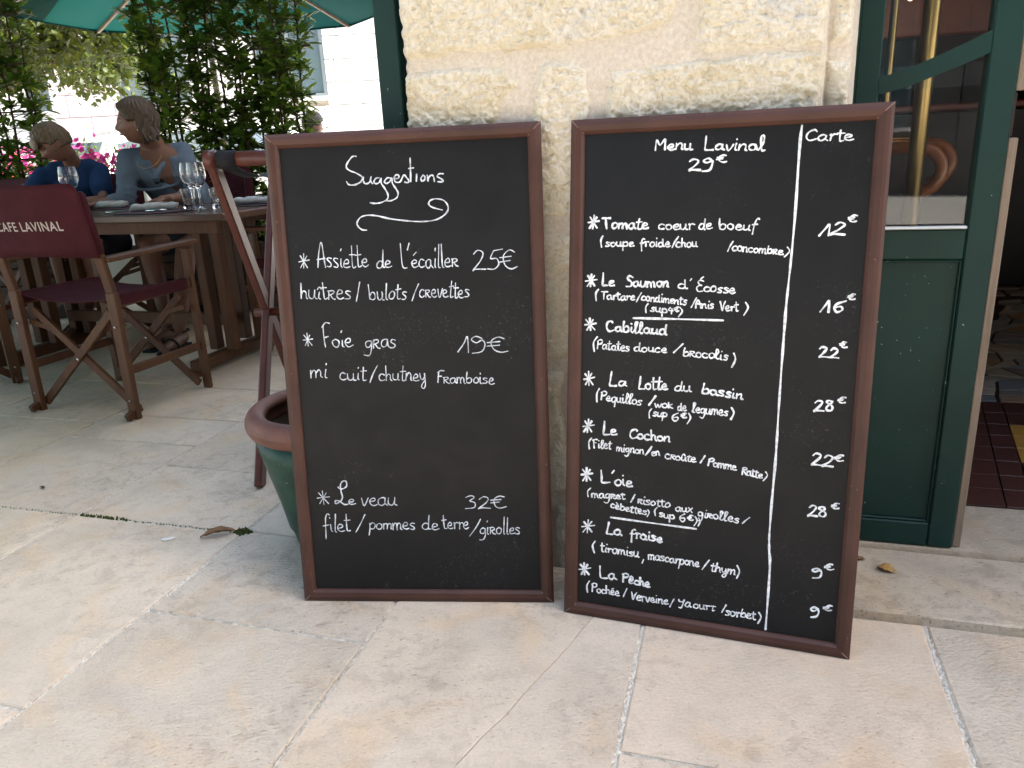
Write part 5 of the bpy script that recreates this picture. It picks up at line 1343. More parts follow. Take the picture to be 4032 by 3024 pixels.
def ex_w(mb):
    r_ = random.Random(2)
    for k in range(80):      # strands falling to the neck
        a = r_.uniform(-1.15, 1.15); z0 = r_.uniform(-.02, .07)
        p0 = Vector((math.sin(a) * .078, -math.cos(a) * .09, z0)); L = r_.uniform(.07, .125)
        pts = [HM @ (p0 + Vector((math.sin(a) * .006 * j + r_.uniform(-.006, .006), -.002 * j + r_.uniform(-.006, .006), -L * j / 4))) for j in range(5)]
        mb.tube(pts, [.013, .014, .012, .008, .004], 7)
    for k in range(10):
        a = r_.uniform(-.8, .8); pts = [HM @ Vector((math.sin(a) * .05 * (1 - j * .1), .085 - .04 * j, .100 + .008 * math.sin(j) + .006 * (j == 1))) for j in range(5)]
        mb.tube(pts, [.004, .010, .012, .012, .008], 6)
hair_shell(HM, thick_w, face_w, ex_w, M_HAIR, wm, 3, vox=.0045)
b = MB(); r_ = random.Random(8)
for k in range(46):
    a = r_.uniform(-2.4, 2.4); el = r_.uniform(.1, 1.3)
    p0 = Vector((math.sin(a) * .08 * math.cos(el), -math.cos(a) * .10 * math.cos(el) + .0, .115 * math.sin(el) + .01))
    pts = [HM @ (p0 * (1.06 + .05 * j) + Vector((r_.uniform(-.006, .006), -.012 * j, r_.uniform(-.006, .004) - .010 * j * j * (1 - math.sin(el))))) for j in range(4)]
    b.tube(pts, [.0012, .001, .0009, .0005], 4)
b.build('stray_strands', M_HAIR, wm)
head_parts(HM, wm)
b = MB(); ell(b, HM @ Vector((.076, -.006, -.046)), (.004, .004, .004), n=10, m_=6); ell(b, HM @ Vector((-.076, -.006, -.046)), (.004, .004, .004), n=10, m_=6); b.build('earrings', M_STEEL, wm, True)
b = MB(); 
for toe, a_ in ((wl(-1.98, 4.12, .03), aR), (wl(-1.87, 4.05, .025), aL)):
    b.bar(Vector((a_.x, a_.y + .05, .006)), Vector((toe.x, toe.y - .03, .006)), .075, .012, (0, 0, 1), .004)
    q = a_.lerp(toe, .6); b.tube([Vector((q.x + .042 * math.cos(t), q.y, .012 + .052 * math.sin(t))) for t in [PI * j / 8 for j in range(9)]], .006, 6)
    b.tube([Vector((a_.x + .04 * math.cos(t), a_.y + .02 + .04 * math.sin(t), .085)) for t in [2 * PI * j / 12 for j in range(13)]], .005, 6)
b.build('sandals', M_DARKTOP, wm)
b = MB(); 
for h_, k_ in ((hipc + Vector((-.09, -.02, -.02)), kR), (hipc + Vector((.09, -.02, -.02)), kL)): limb(b, [h_, h_.lerp(k_, .6)], [.100, .082], 16)
ell(b, hipc + Vector((0, .01, -.02)), (.18, .13, .10)); remesh(b.build('dark_shorts', M_DARKTOP, wm, True), .010, 2)

# ---- boy: blue t-shirt, head bowed to the left of the picture
by = empty('person', (-2.46, 4.70, 0), 0, 'blonde boy in a royal blue t-shirt with his head bowed over the table', 'person')
O2 = Vector((-2.46, 4.70, 0))
def bl(*p): return Vector(p) - O2
HB = head_matrix(bl(-2.425, 4.42, 1.118), A_(132), A_(-32), A_(10), .94)
b = MB(); add_head(b, HB, True)
limb(b, [bl(-2.385, 4.45, 1.07), bl(-2.405, 4.54, .985)], [.042, .048])
s1, s2 = bl(-2.565, 4.49, .945), bl(-2.295, 4.58, .955); hc = bl(-2.44, 4.78, .56)
limb(b, [hc, bl(-2.43, 4.68, .72), bl(-2.425, 4.57, .88), bl(-2.42, 4.55, .935)], [.115, .108, .112, .085], 22)
e1, w1 = bl(-2.66, 4.42, .80), bl(-2.52, 4.20, .80); e2, w2 = bl(-2.22, 4.42, .81), bl(-2.36, 4.20, .80)
limb(b, [s1, e1, w1], [.036, .028, .021]); limb(b, [s2, e2, w2], [.036, .028, .021])
add_hand(b, w1, Vector((.06, -.06, -.01)), (0, 0, 1), .8, 1); add_hand(b, w2, Vector((-.09, -.05, -.01)), (0, 0, 1), .8, -1)
for sx in (-1, 1):
    k_ = hc + Vector((sx * .09, -.38, -.02)); a_ = k_ + Vector((0, .02, -.40))
    limb(b, [hc + Vector((sx * .07, 0, -.02)), k_, k_.lerp(a_, .3), a_], [.07, .048, .044, .028]); limb(b, [a_ + Vector((0, .02, -.05)), a_ + Vector((0, -.13, -.075))], [.032, .026])
remesh(b.build('body', M_SKIN2, by, True), .006, 2)
b = MB(); limb(b, [hc, bl(-2.43, 4.68, .72), bl(-2.425, 4.57, .88), bl(-2.42, 4.55, .925)], [.135, .125, .130, .100], 26)
for s_, e_ in ((s1, e1), (s2, e2)):
    limb(b, [s_.lerp(bl(-2.42, 4.56, .93), .35), s_, s_.lerp(e_, .62)], [.060, .056, .058], 18)
    for k in range(3):
        q = s_.lerp(e_, .2 + .18 * k); b.tube([q + Vector((.047 * math.cos(a), .047 * math.sin(a), .012 * math.sin(a * 2 + k))) for a in [2 * PI * j / 10 for j in range(11)]], .007, 6)
limb(b, [bl(-2.50, 4.51, .975), bl(-2.33, 4.56, .98)], [.052, .052], 16)
remesh(b.build('blue_tshirt', M_TSHIRT, by, True), .0072, 2)
b = MB()
for sx in (-1, 1):
    limb(b, [hc + Vector((sx * .07, 0, -.02)), hc + Vector((sx * .085, -.25, -.02))], [.088, .072], 16)
ell(b, hc + Vector((0, 0, -.02)), (.14, .11, .09)); remesh(b.build('dark_shorts', M_DARKTOP, by, True), .010, 2)
def thick_b(d): return .014 + .010 * max(0, d[2]) + .008 * max(0, d[1]) * max(0, d[2])
def face_b(d):
    lim = .50
    f = float(sstep(lim + .10, lim - .05, np.array(d[1] - .9 * max(0, d[2] - .12))))
    if d[2] > .42: f = max(f, float(sstep(.42, .5, np.array(d[2]))))
    if d[2] < -.45: f *= float(sstep(-.62, -.45, np.array(d[2])))
    if abs(d[0]) > .78 and -.45 < d[2] < 0 and d[1] > -.1: f *= .2
    return f
def ex_b(mb):
    r_ = random.Random(4)
    for k in range(26):
        a = r_.uniform(-.9, .9); pts = [HB @ Vector((math.sin(a) * .072, .03 + math.cos(a) * .064 + .012 * j * .6, .075 - .018 * j)) for j in range(4)]
        mb.tube(pts, [.010, .010, .008, .004], 6)
hair_shell(HB, thick_b, face_b, ex_b, M_HAIRB, by, 9, child=True, vox=.0045)
head_parts(HB, by, True)

# ---- guest far behind the hedge
gp = empty('person', (-1.86, 8.1, 0), 0, 'distant dark haired guest in white half hidden by the hedge leaves', 'person')
HG = head_matrix(Vector((0, 0, 1.27)), A_(-60), A_(-12), 0, 1.0)
b = MB(); add_head(b, HG)
limb(b, [(0, 0, 1.2), (.02, .02, 1.08)], [.05, .055]); limb(b, [(.06, .10, .5), (.04, .06, .75), (.03, .03, .98)], [.16, .14, .13], 20)
limb(b, [(-.15, .0, 1.0), (-.20, -.10, .76), (-.10, -.32, .74)], [.048, .036, .024]); limb(b, [(.20, .05, 1.0), (.26, -.08, .76), (.10, -.32, .74)], [.048, .036, .024])
add_hand(b, (-.10, -.32, .74), (.05, -.08, 0), (0, 0, 1), 1, 1); add_hand(b, (.10, -.32, .74), (-.05, -.08, 0), (0, 0, 1), 1, -1)
for sx in (-1, 1): limb(b, [(sx * .1, .05, .5), (sx * .12, -.4, .5), (sx * .12, -.38, .08), (sx * .12, -.52, .03)], [.085, .058, .036, .026])
remesh(b.build('body', M_SKIN, gp, True), .011, 2)
b = MB(); limb(b, [(.06, .10, .5), (.04, .06, .75), (.03, .03, .97)], [.18, .16, .155], 22)
limb(b, [(-.10, .0, 1.02), (-.16, -.0, 1.0), (-.18, -.06, .86)], [.065, .068, .062], 16); limb(b, [(.14, .04, 1.02), (.21, .05, 1.0), (.24, -.02, .86)], [.065, .068, .062], 16)
remesh(b.build('white_shirt', M_WHITE, gp, True), .012, 2)
hair_shell(HG, thick_b, face_b, None, M_HAIRD, gp, 1)
chairG = another_chair((-1.83, 8.25, 0), A_(180), "director's chair of the distant guest in white")

# ================================================================ PLANTS
def leaf_proto(name, L, W_, mat, fold=.18, curl=.12):
    m = MB(); n = 4
    for i in range(n + 1):
        t = i / n; w = W_ * .5 * (math.sin(PI * min(1, t * .92 + .04)) ** .8) * (1.1 - .3 * t); z_ = -curl * L * t * t
        m.v += [(-w, L * t, z_ + fold * w), (0, L * t, z_), (w, L * t, z_ + fold * w)]
    for i in range(n):
        b = i * 3; m.f += [(b, b + 1, b + 4, b + 3), (b + 1, b + 2, b + 5, b + 4)]
    return m
def leaf_mat(p, d, up, s):
    d = Vector(d).normalized(); x = d.cross(Vector(up))
    if x.length < 1e-3: x = Vector((1, 0, 0))
    x.normalize(); z = x.cross(d)
    return frame_M(p, x * s, d * s, z * s)
def foliage(name, items, proto, mat, parent, kind=None):
    V = np.array(proto.v); F = proto.f; n = len(V)
    A = np.array([[list(r)[:4] for r in M][:3] for M in items])
    allv = np.einsum('kij,nj->kni', A[:, :, :3], V) + A[:, None, :, 3]
    fs = []
    base = np.array([list(f) for f in F])
    allf = (base[None] + (np.arange(len(items)) * n)[:, None, None]).reshape(-1, base.shape[1])
    me = bpy.data.meshes.new(name); me.from_pydata(allv.reshape(-1, 3).tolist(), [], allf.tolist()); me.materials.append(mat)
    me.polygons.foreach_set('use_smooth', [True] * len(me.polygons)); me.update()
    o = bpy.data.objects.new(name, me); COL.objects.link(o); o.parent = parent
    if kind: o['kind'] = kind
    return o
LP = leaf_proto('leaf', .092, .036, M_LEAF)
def hedge(name, c, rz, w, dpt, h, label, seed, nstem, nleaf, nsingle, cand_side, planter=True, topw=1.0, zlo=.45):
    R_ = random.Random(seed)
    t = empty(name, c, rz, label, 'hedge', 'laurel hedges in wooden planters screening the terrace')
    if planter:
        for k in range(4):
            m = MB(); m.box((0, -dpt / 2 - .03, .06 + k * .115), (w + .1, .03, .108), None, .004); m.build('planter_board', M_TEAKD, t)
            m = MB(); m.box((0, dpt / 2 + .03, .06 + k * .115), (w + .1, .03, .108), None, .004); m.build('planter_board', M_TEAKD, t)
            for sx in (-1, 1):
                m = MB(); m.box((sx * (w / 2 + .035), 0, .06 + k * .115), (.03, dpt + .028, .108), None, .004); m.build('planter_board', M_TEAKD, t)
        m = MB(); m.box((0, 0, .40), (w + .03, dpt + .02, .03)); m.build('soil', M_SOIL, t)
    stems = []
    sm = MB(); tw = MB()
    for k in range(nstem):
        x0 = (-.5 + (k + .5) / nstem) * w * .94 + R_.uniform(-.03, .03); y0 = R_.uniform(-.5, .5) * dpt * .7
        pts = []; q = Vector((x0, y0, .40)); lean = Vector((R_.uniform(-.05, .05), R_.uniform(-.03, .03), 0))
        n = 9; hh = h * R_.uniform(.85, 1.08)
        for i in range(n):
            pts.append(q.copy()); q = q + Vector((R_.uniform(-.022, .022), R_.uniform(-.022, .022), (hh - .4) / (n - 1))) + lean * .25
        stems.append(pts)
        sm.tube(pts, [.0095 * (1 - .75 * i / (n - 1)) + .0015 for i in range(n)], 6)
    for zc in (.75, 1.05, 1.35, 1.65, 1.95):     # trellis bars
        if zc < h: sm.tube([(-w / 2, .02, zc + R_.uniform(-.02, .02)), (0, .02, zc), (w / 2, .02, zc + R_.uniform(-.02, .02))], .006, 6)
    sm.build('stems', M_BARK, t, True)
    items = []
    while len(items) < nleaf:
        pts = R_.choice(stems); z_ = R_.uniform(zlo, h) 
        i = min(len(pts) - 2, int((z_ - .4) / (h - .4) * (len(pts) - 1))); 
        if i < 0: i = 0
        p = pts[i].lerp(pts[i + 1], R_.random())
        a = R_.uniform(0, 2 * PI); tl = R_.uniform(.02, .11) * (1.5 if R_.random() < .18 else 1)
        e = p + Vector((math.cos(a) * tl, math.sin(a) * tl * .9, R_.uniform(.0, .09)))
        if math.sin(e.x * 9 + seed) * math.sin(e.z * 7 + seed * 2) + math.sin(e.x * 23 + e.z * 17) * .5 < -.62 and R_.random() < .8: continue
        tw.tube([p, e], [.0022, .0012], 4, cap=False)
        for j in range(R_.randint(3, 6)):
            b_ = R_.uniform(0, 2 * PI); d = Vector((math.cos(b_), math.sin(b_), R_.uniform(-.35, .95)))
            q = p.lerp(e, R_.uniform(.4, 1))
            items.append(leaf_mat(q, d, (R_.uniform(-.4, .4), R_.uniform(-.4, .4), 1), R_.uniform(.6, 1.2)))
    tw.build('twigs', M_BARK, t)
    items.sort(key=lambda M: M[1][3])
    me0 = None
    for M in items[:nsingle]:
        if me0 is None:
            o = LP.build('leaf', M_LEAF, t, True); me0 = o.data
        else:
            o = bpy.data.objects.new('leaf', me0); COL.objects.link(o); o.parent = t
        o.matrix_local = M
    foliage('foliage', items[nsingle:], LP, M_LEAF, t, 'stuff')
    return t
hedge('laurel_hedge', (-1.76, 5.35, 0), A_(-4), 1.16, .30, 2.35, 'tall clipped laurel hedge in a wooden planter between the woman and the left chalkboard', 5, 20, 10500, 280, -1)
hedge('laurel_hedge', (-3.62, 5.45, 0), A_(-4), 1.15, .30, 2.35, 'laurel hedge at the left edge of the picture behind the boy', 9, 18, 7500, 150, -1)

# tree beyond the terrace
def tree(c, label, seed, h, R0, nclump, leaf_s, lo=-.45, flat=.7):
    R_ = random.Random(seed)
    t = empty('lime_tree', c, 0, label, 'tree', 'sunlit trees beyond the terrace')
    m = MB(); m.tube([(0, 0, 0), (.05, 0, h * .3), (0, .05, h * .62), (.1, 0, h)], [.17, .13, .10, .05], 10); m.build('trunk', M_BARK, t, True)
    tips = []
    for k in range(16):
        a = k * 2.4; q = Vector((0, 0, h * R_.uniform(.45, .8))); L = R0 * R_.uniform(.7, 1.05)
        e = Vector((math.cos(a) * L, math.sin(a) * L, h * .72 + R_.uniform(lo, .5) * R0 * flat))
        mm = MB(); mid = q.lerp(e, .5) + Vector((0, 0, .2)); mm.tube([q, mid, e], [.05, .03, .01], 6); mm.build('limb', M_BARK, t, True)
        tips += [q.lerp(e, u) + Vector((0, 0, .15 * math.sin(u * PI))) for u in (.35, .55, .75, .9, 1.0)]
    items = []
    for k in range(nclump):
        b_ = R_.choice(tips) + Vector((R_.gauss(0, .22), R_.gauss(0, .22), R_.gauss(0, .13)))
        for j in range(22):
            p = b_ + Vector((R_.gauss(0, .085), R_.gauss(0, .085), R_.gauss(0, .065)))
            d = Vector((R_.uniform(-1, 1), R_.uniform(-1, 1), R_.uniform(-1.0, .25)))
            items.append(leaf_mat(p, d, (R_.uniform(-.5, .5), R_.uniform(-.5, .5), 1), R_.uniform(.7, 1.2) * leaf_s))
    foliage('crown', items, leaf_proto('l', .075, .062, M_LEAFT, .25, .2), M_LEAFT, t, 'stuff')
    return t
tree((-5.75, 8.6, 0), 'sunlit lime tree whose low branch hangs over the terrace at upper left', 4, 3.35, 2.35, 1150, 1.0)

# petunias in a box on a low wall
fl = empty('petunia_planter', (-3.72, 7.1, 0), A_(-15), 'planter of bright pink petunias between the boy and the woman', 'planter')
m = MB(); m.box((0, 0, .42), (1.5, .30, .84), None, .01); m.build('low_stone_trough', M_FACADE, fl)
R_ = random.Random(12); it = []; pet = []
for k in range(2600):
    a = R_.uniform(-.75, .75); p = Vector((a, R_.gauss(0, .12), .84 + abs(R_.gauss(0, .13)) + .04 * math.sin(a * 9)))
    it.append(leaf_mat(p, (R_.uniform(-1, 1), R_.uniform(-1, 1), R_.uniform(-.4, 1)), (0, 0, 1), R_.uniform(.5, 1.0)))
foliage('leaves', it, leaf_proto('l', .045, .022, M_LEAFF), M_LEAFF, fl, 'stuff')
for k in range(230):
    a = R_.uniform(-.75, .75); p = Vector((a, -.10 + R_.gauss(0, .12), .93 + abs(R_.gauss(0, .12)) + .04 * math.sin(a * 9)))
    d = Vector((R_.uniform(-.7, .7), R_.uniform(-1, .1), R_.uniform(.0, .9))).normalized(); x = d.cross(Vector((0, 0, 1))).normalized(); y = x.cross(d)
    m = MB(); s_ = R_.uniform(.020, .032); ring = [p + (x * math.cos(b_) + y * math.sin(b_)) * s_ * (1 + .18 * math.cos(5 * b_)) + d * .006 for b_ in [2 * PI * j / 10 for j in range(10)]]
    m.add([p - d * .012] + ring, [(0, 1 + j, 1 + (j + 1) % 10) for j in range(10)])
    m.build('bloom', M_PETAL, fl, True)

# ================================================================ PARASOL
def parasol(c, Rr, zt, label, rz=0.0, rise=.55, n=8):
    t = empty('parasol', c, rz, label, 'parasol', 'green terrace parasols')
    m = MB(); m.lathe([(.001, 0), (.26, 0), (.26, .05), (.05, .08), (.03, .09), (.001, .09)], n=24); m.build('base', M_DARKI, t, True)
    m = MB(); m.tube([(0, 0, .09), (0, 0, zt + rise + .05)], .022, 14); m.build('pole', M_PWOOD, t, True)
    cv = MB(); pts = [(Rr * math.cos(2 * PI * k / n), Rr * math.sin(2 * PI * k / n)) for k in range(n)]
    for k in range(n):
        a, b = pts[k], pts[(k + 1) % n]; K = 6
        for i in range(K + 1):
            for j in range(K + 1):
                u = i / K; v = j / K
                x_ = (a[0] * (1 - v) + b[0] * v) * u; y_ = (a[1] * (1 - v) + b[1] * v) * u
                s_ = -.030 * math.sin(PI * v) * math.sin(PI * min(1, u * .9))
                cv.v.append((x_, y_, zt + rise * (1 - u) ** 1.05 + s_ + .004))
        base = k * (K + 1) ** 2
        for i in range(K):
            for j in range(K):
                q = base + i * (K + 1) + j; cv.f.append((q, q + K + 1, q + K + 2, q + 1))
    cv.build('canopy', M_PARASOL, t, True)
    hem = MB()
    for k in range(n): hem.bar((pts[k][0], pts[k][1], zt - .004), (pts[(k + 1) % n][0], pts[(k + 1) % n][1], zt - .004), .004, .02)
    hem.build('hem', M_PARASOL, t)
    for k in range(n):
        m = MB(); e = pts[k]; m.bar((e[0] * .03, e[1] * .03, zt + rise * .97 - .02), (e[0] * .995, e[1] * .995, zt - .010), .020, .026); m.build('rib', M_PWOOD, t)
        m = MB(); m.bar((e[0] * .04, e[1] * .04, zt + .02), (e[0] * .48, e[1] * .48, zt + rise * .50 - .035), .014, .018); m.build('strut', M_PWOOD, t)
        m = MB(); m.tube([(e[0] * .9, e[1] * .9, zt + .01), (e[0] * .9, e[1] * .9, zt - .03)], .003, 6); m.build('ring', M_STEEL, t)
    m = MB(); m.lathe([(.001, zt + rise + .03), (.04, zt + rise + .04), (.03, zt + rise + .08), (.001, zt + rise + .1)], n=14); m.build('finial', M_PWOOD, t, True)
    return t
parasol((-2.05, 6.02, 0), 1.42, 2.03, 'green octagonal parasol opened above the tall laurel hedge', A_(10), .50)
parasol((-3.15, 2.75, 0), 2.1, 2.15, 'large green parasol added above the picture to shade the near table', A_(5), .55)  # added out of view to cut sky light over the near table
parasol((-4.9, .3, 0), 1.9, 2.25, 'unseen green parasol added to the left behind the camera to block light', A_(12), .55)  # added light blocker, never in view; dims the terrace
parasol((-4.6, 5.3, 0), 1.8, 2.2, 'green parasol added over the left edge of the terrace for shade', A_(20), .55)  # extra canopy added to darken the left of the terrace

# ================================================================ SQUARE BEYOND: cars and buildings
def car(c, rz, mat, label, L=4.1, H=1.45, kind=0):
    t = empty('parked_car', c, rz, label, 'car', 'cars parked in the square')
    hw = .86
    low = [(-L / 2, .30), (-L / 2 + .02, .62), (-L / 2 + .15, .82), (-L / 2 + .35, .92), (L * .18, .94), (L * .40, .84), (L / 2 - .06, .68), (L / 2, .50), (L / 2 - .02, .28)]
    m = MB(); n = len(low)
    for sy, k in ((-hw, 0), (hw, 0)):
        m.v += [(x_, sy * (1 - .10 * max(0, (z_ - .6))), z_) for x_, z_ in low]
    m.f += [tuple(range(n)), tuple(reversed(range(n, 2 * n)))] + [(i, n + i, n + (i + 1) % n, (i + 1) % n) for i in range(n)]
    o = fixn(m.build('body', mat, t)); bv = o.modifiers.new('round', 'BEVEL'); bv.width = .05; bv.segments = 3; bv.limit_method = 'ANGLE'
    cab = [(-L * .47, .90), (-L * .40, 1.28), (-L * .30, H - .03), (-.1, H), (L * .10, H - .07), (L * .27, .93)]
    m = MB(); n = len(cab)
    for sy in (-1, 1): m.v += [(x_, sy * (hw - .05 - .22 * (z_ - .9) / .5), z_) for x_, z_ in cab]
    m.f += [tuple(range(n)), tuple(reversed(range(n, 2 * n)))] + [(i, n + i, n + (i + 1) % n, (i + 1) % n) for i in range(n)]
    o = fixn(m.build('cabin', mat, t)); bv = o.modifiers.new('round', 'BEVEL'); bv.width = .04; bv.segments = 3; bv.limit_method = 'ANGLE'
    def sp(x_, z_, sy): return (x_, sy * (hw - .05 - .22 * (z_ - .9) / .5 + .012), z_)
    for sy in (-1, 1):
        for q in ([(-L * .415, .98), (-L * .375, 1.24), (-L * .27, 1.34), (-L * .24, .97)], [(-L * .215, .97), (-L * .235, 1.35), (-.12, 1.385), (-.10, .97)], [(-.02, .97), (-.04, 1.385), (L * .09, 1.33), (L * .215, .98)]):
            m = MB(); m.v = [sp(x_, z_, sy) for x_, z_ in q] + [sp(x_, z_, sy * .97) for x_, z_ in q]; m.f = [(0, 1, 2, 3), (7, 6, 5, 4)] + [(i, (i + 1) % 4, 4 + (i + 1) % 4, 4 + i) for i in range(4)]
            fixn(m.build('side_window', M_CARG, t))
    m = MB(); w_ = .58; m.v = [(-L * .462, -w_, .97), (-L * .462, w_, .97), (-L * .40, w_ * .9, 1.28), (-L * .40, -w_ * .9, 1.28)]; m.v = [(a - .018, b, c_) for a, b, c_ in m.v] + [(a + .02, b, c_) for a, b, c_ in m.v]; m.f = [(0, 1, 2, 3), (7, 6, 5, 4)] + [(i, (i + 1) % 4, 4 + (i + 1) % 4, 4 + i) for i in range(4)]
    fixn(m.build('rear_window', M_CARG, t))
    m = MB(); m.v = [(L * .262, -w_, .965), (L * .262, w_, .965), (L * .115, w_ * .9, 1.345), (L * .115, -w_ * .9, 1.345)]; m.v = [(a + .022, b, c_) for a, b, c_ in m.v] + [(a - .02, b, c_) for a, b, c_ in m.v]; m.f = [(0, 1, 2, 3), (7, 6, 5, 4)] + [(i, (i + 1) % 4, 4 + (i + 1) % 4, 4 + i) for i in range(4)]
    fixn(m.build('windscreen', M_CARG, t))
    for x_ in (-L * .31, L * .31):
        for sy in (-1, 1):
            W4 = Matrix.Translation((x_, sy * (hw - .09), .31)) @ Matrix.Rotation(PI / 2 * -sy, 4, 'X')
            m = MB(); m.lathe([(.19, -.10), (.30, -.10), (.31, -.06), (.31, .08), (.295, .105), (.20, .108)], n=28, M=W4); w1_ = m.build('wheel', M_TYRE, t, True)
            m = MB(); m.lathe([(.001, .085), (.06, .10), (.19, .095), (.205, .105)], n=28, M=W4); m.build('rim', M_STEEL, w1_, True)
    for sy in (-1, 1):
        m = MB(); m.box((-L / 2 + .05, sy * .70, .82), (.10, .20, .13), None, .02); m.build('tail_light', M_CARR, t)
        m = MB(); m.box((L / 2 - .10, sy * .62, .68), (.14, .30, .12), None, .03); m.build('headlight', M_STEEL, t)
    return t
car((-4.45, 11.3, -.03), A_(62), M_CARW, 'white hatchback seen from behind just right of the boy', 3.9, 1.46)
car((-3.15, 10.6, -.03), A_(10), M_CARW, 'white car whose side windows show beside the woman', 4.2, 1.45)
car((-8.1, 12.2, -.03), A_(40), M_CARR, 'red car glimpsed through the left hedge', 4.0, 1.42)

def block_front(name, o, rz, w, h, label, wins, seed, courses=True, dpt=6, bh=.36):
    t = empty(name, o, rz, label, 'building', 'pale stone buildings round the square')
    R_ = random.Random(seed)
    m = MB(); m.box((w / 2, dpt / 2 + .05, h / 2), (w, dpt, h)); m.build('wall', M_FACADEJ, t)
    z_ = 0; row = 0; nb = 0
    while z_ < h - .02 and nb < 280:
        x_ = -(row % 2) * .35
        while x_ < w:
            bw2 = R_.uniform(.6, .85); a, b = max(0, x_), min(w, x_ + bw2); x_ += bw2
            if b - a < .05: continue
            segs = [(a, b)]
            for (wx0, wx1, wz0, wz1) in wins:
                if z_ + bh > wz0 and z_ < wz1:
                    ns = []
                    for (p, q) in segs:
                        if q <= wx0 or p >= wx1: ns.append((p, q))
                        else:
                            if p < wx0: ns.append((p, wx0))
                            if q > wx1: ns.append((wx1, q))
                    segs = ns
            for p, q in segs:
                if q - p < .04: continue
                m = MB(); m.box(((p + q) / 2, .025, z_ + bh / 2), (q - p - .012, .06, bh - .012), None, .008); m.build('stone_block', M_FACADE, t); nb += 1
        z_ += bh; row += 1
    if z_ < h:
        m = MB(); m.box((w / 2, .024, (z_ + h) / 2), (w, .05, h - z_)); m.build('upper_wall', M_FACADE, t)
    for (wx0, wx1, wz0, wz1) in wins:
        f = MB(); fw_ = .05
        for a in ((wx0, wx0 + fw_, wz0, wz1), (wx1 - fw_, wx1, wz0, wz1), (wx0 + fw_, wx1 - fw_, wz0, wz0 + fw_), (wx0 + fw_, wx1 - fw_, wz1 - fw_, wz1), ((wx0 + wx1) / 2 - .025, (wx0 + wx1) / 2 + .025, wz0 + fw_, wz1 - fw_)):
            f.box(((a[0] + a[1]) / 2, .02, (a[2] + a[3]) / 2), (a[1] - a[0], .06, a[3] - a[2]))
        zm = wz0 + (wz1 - wz0) * .62; f.box(((wx0 + wx1) / 2, .021, zm), (wx1 - wx0 - 2 * fw_, .05, .05))
        fo = f.build('window', M_GREYF, t)
        m = MB(); m.box(((wx0 + wx1) / 2, .035, (wz0 + wz1) / 2), (wx1 - wx0 - .04, .02, wz1 - wz0 - .04)); m.build('pane', M_WGLASS, fo)
        m = MB(); m.box(((wx0 + wx1) / 2, -.03, wz0 - .035), (wx1 - wx0 + .1, .12, .06)); m.build('sill', M_FACADE, fo)
    return t
block_front('stone_building', (-7.6, 14.0, -.03), A_(-1), 9.6, 7.0, 'pale stone building with tall grey framed window across the square', [(3.55, 4.72, 1.95, 4.6), (1.2, 2.4, 1.95, 4.6)], 3)
block_front('stone_building', (-16.5, 17.5, -.03), A_(6), 8.2, 7.5, 'pale building with a shop window at far left across the square', [(6.2, 7.5, 2.2, 3.2), (3.5, 5.0, 2.2, 3.2)], 6)
block_front('stone_building', (12, -10.0, -.03), A_(180), 24, 8.5, 'long dark stone building added unseen behind the camera to darken reflections', [(3 + 3.2 * k, 4.3 + 3.2 * k, 1.0, 3.2) for k in range(6)], 8, bh=8.45)  # unseen, added to give the door panes something dark to mirror
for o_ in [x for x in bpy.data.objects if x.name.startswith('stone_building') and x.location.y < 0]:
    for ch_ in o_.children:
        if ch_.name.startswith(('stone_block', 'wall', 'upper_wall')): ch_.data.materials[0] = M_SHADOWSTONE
dp = empty('drain_pipe', (-8.28, 17.9, 0), 0, 'grey drain pipe down the corner of the far left building', 'pipe')
m = MB(); m.tube([(0, -.15, 0), (0, -.15, 7)], .06, 10); m.build('pipe', simple('zinc', (.36, .36, .35), .5), dp, True)
for z_ in (1.5, 3.0, 4.5):
    m = MB(); m.tube([(0, -.15, z_), (0, -.15, z_ + .06)], .075, 10); m.build('bracket', M_GREYF, dp, True)
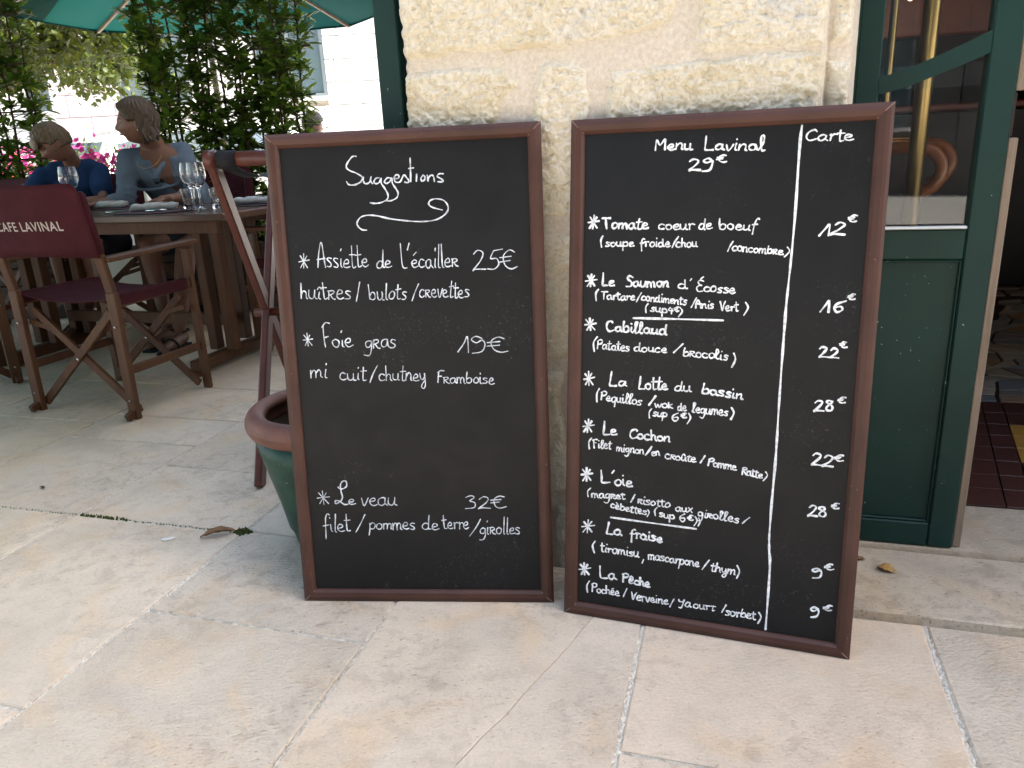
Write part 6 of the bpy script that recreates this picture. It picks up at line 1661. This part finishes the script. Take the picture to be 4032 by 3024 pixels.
# low wall and bench-like ledge beyond the terrace
lw = empty('low_wall', (-3.2, 6.55, 0), A_(-10), 'low gravelly stone kerb wall behind the table', 'wall')
m = MB(); m.box((0, 0, .16), (1.3, .22, .32), None, .01); m.build('kerb_stone', M_CREAM, lw)

# ================================================================ FALLEN LEAVES AND LITTER
def dry_leaf(p, rz, L, Wd, mat, label, curl=.35, fold=.5):
    t = empty('fallen_leaf', p, rz, label, 'leaf', 'dry leaves on the paving')
    m = MB(); n = 10
    for i in range(n + 1):
        u = i / n; w = Wd * .5 * math.sin(PI * (u * .95 + .03)) ** .7; zb = .002 + L * .10 * curl * math.sin(PI * u)
        for k in range(-2, 3): m.v.append((L * (u - .5), w * k / 2, zb + fold * abs(k) / 2 * w + .0015 * math.sin(i * 2.1 + k)))
    for i in range(n):
        for k in range(4): m.f.append((i * 5 + k, i * 5 + k + 1, (i + 1) * 5 + k + 1, (i + 1) * 5 + k))
    o = m.build('blade', mat, t, True); s_ = o.modifiers.new('thickness', 'SOLIDIFY'); s_.thickness = .0008
    m = MB(); m.tube([(L * .46, 0, .004), (L * .60, .002, .007), (L * .72, -.003, .004)], .0011, 5); m.build('stalk', mat, t)
dry_leaf((-.835, 1.925, .001), A_(18), .095, .026, M_DRYL, 'long brown curled leaf on the paving left of the green pot', .7, .9)
dry_leaf((.842, 1.555, .021), A_(-50), .036, .032, M_DRYY, 'small yellow leaf on the step in front of the green door', .9, .3)
dry_leaf((.800, 1.605, .021), A_(170), .032, .014, M_DRYL, 'tiny orange brown leaf on the step beside the right chalkboard', .5, .4)
dry_leaf((-1.545, 2.31, .001), A_(-30), .022, .010, M_BARK, 'tiny dark leaf on the paving at the left edge', .8, .6)
fk = MB(); fk.prism([(-.018, -.004), (-.006, -.010), (.012, -.006), (.020, .004), (.010, .009), (-.004, .004), (-.014, .006)], 0, .003)
o = fk.build('stone_flake', M_SHELL, None, loc=(-.972, 1.915, .0005)); tag(o, 'small pale stone flake lying on the paving left of the brown leaf', 'flake')
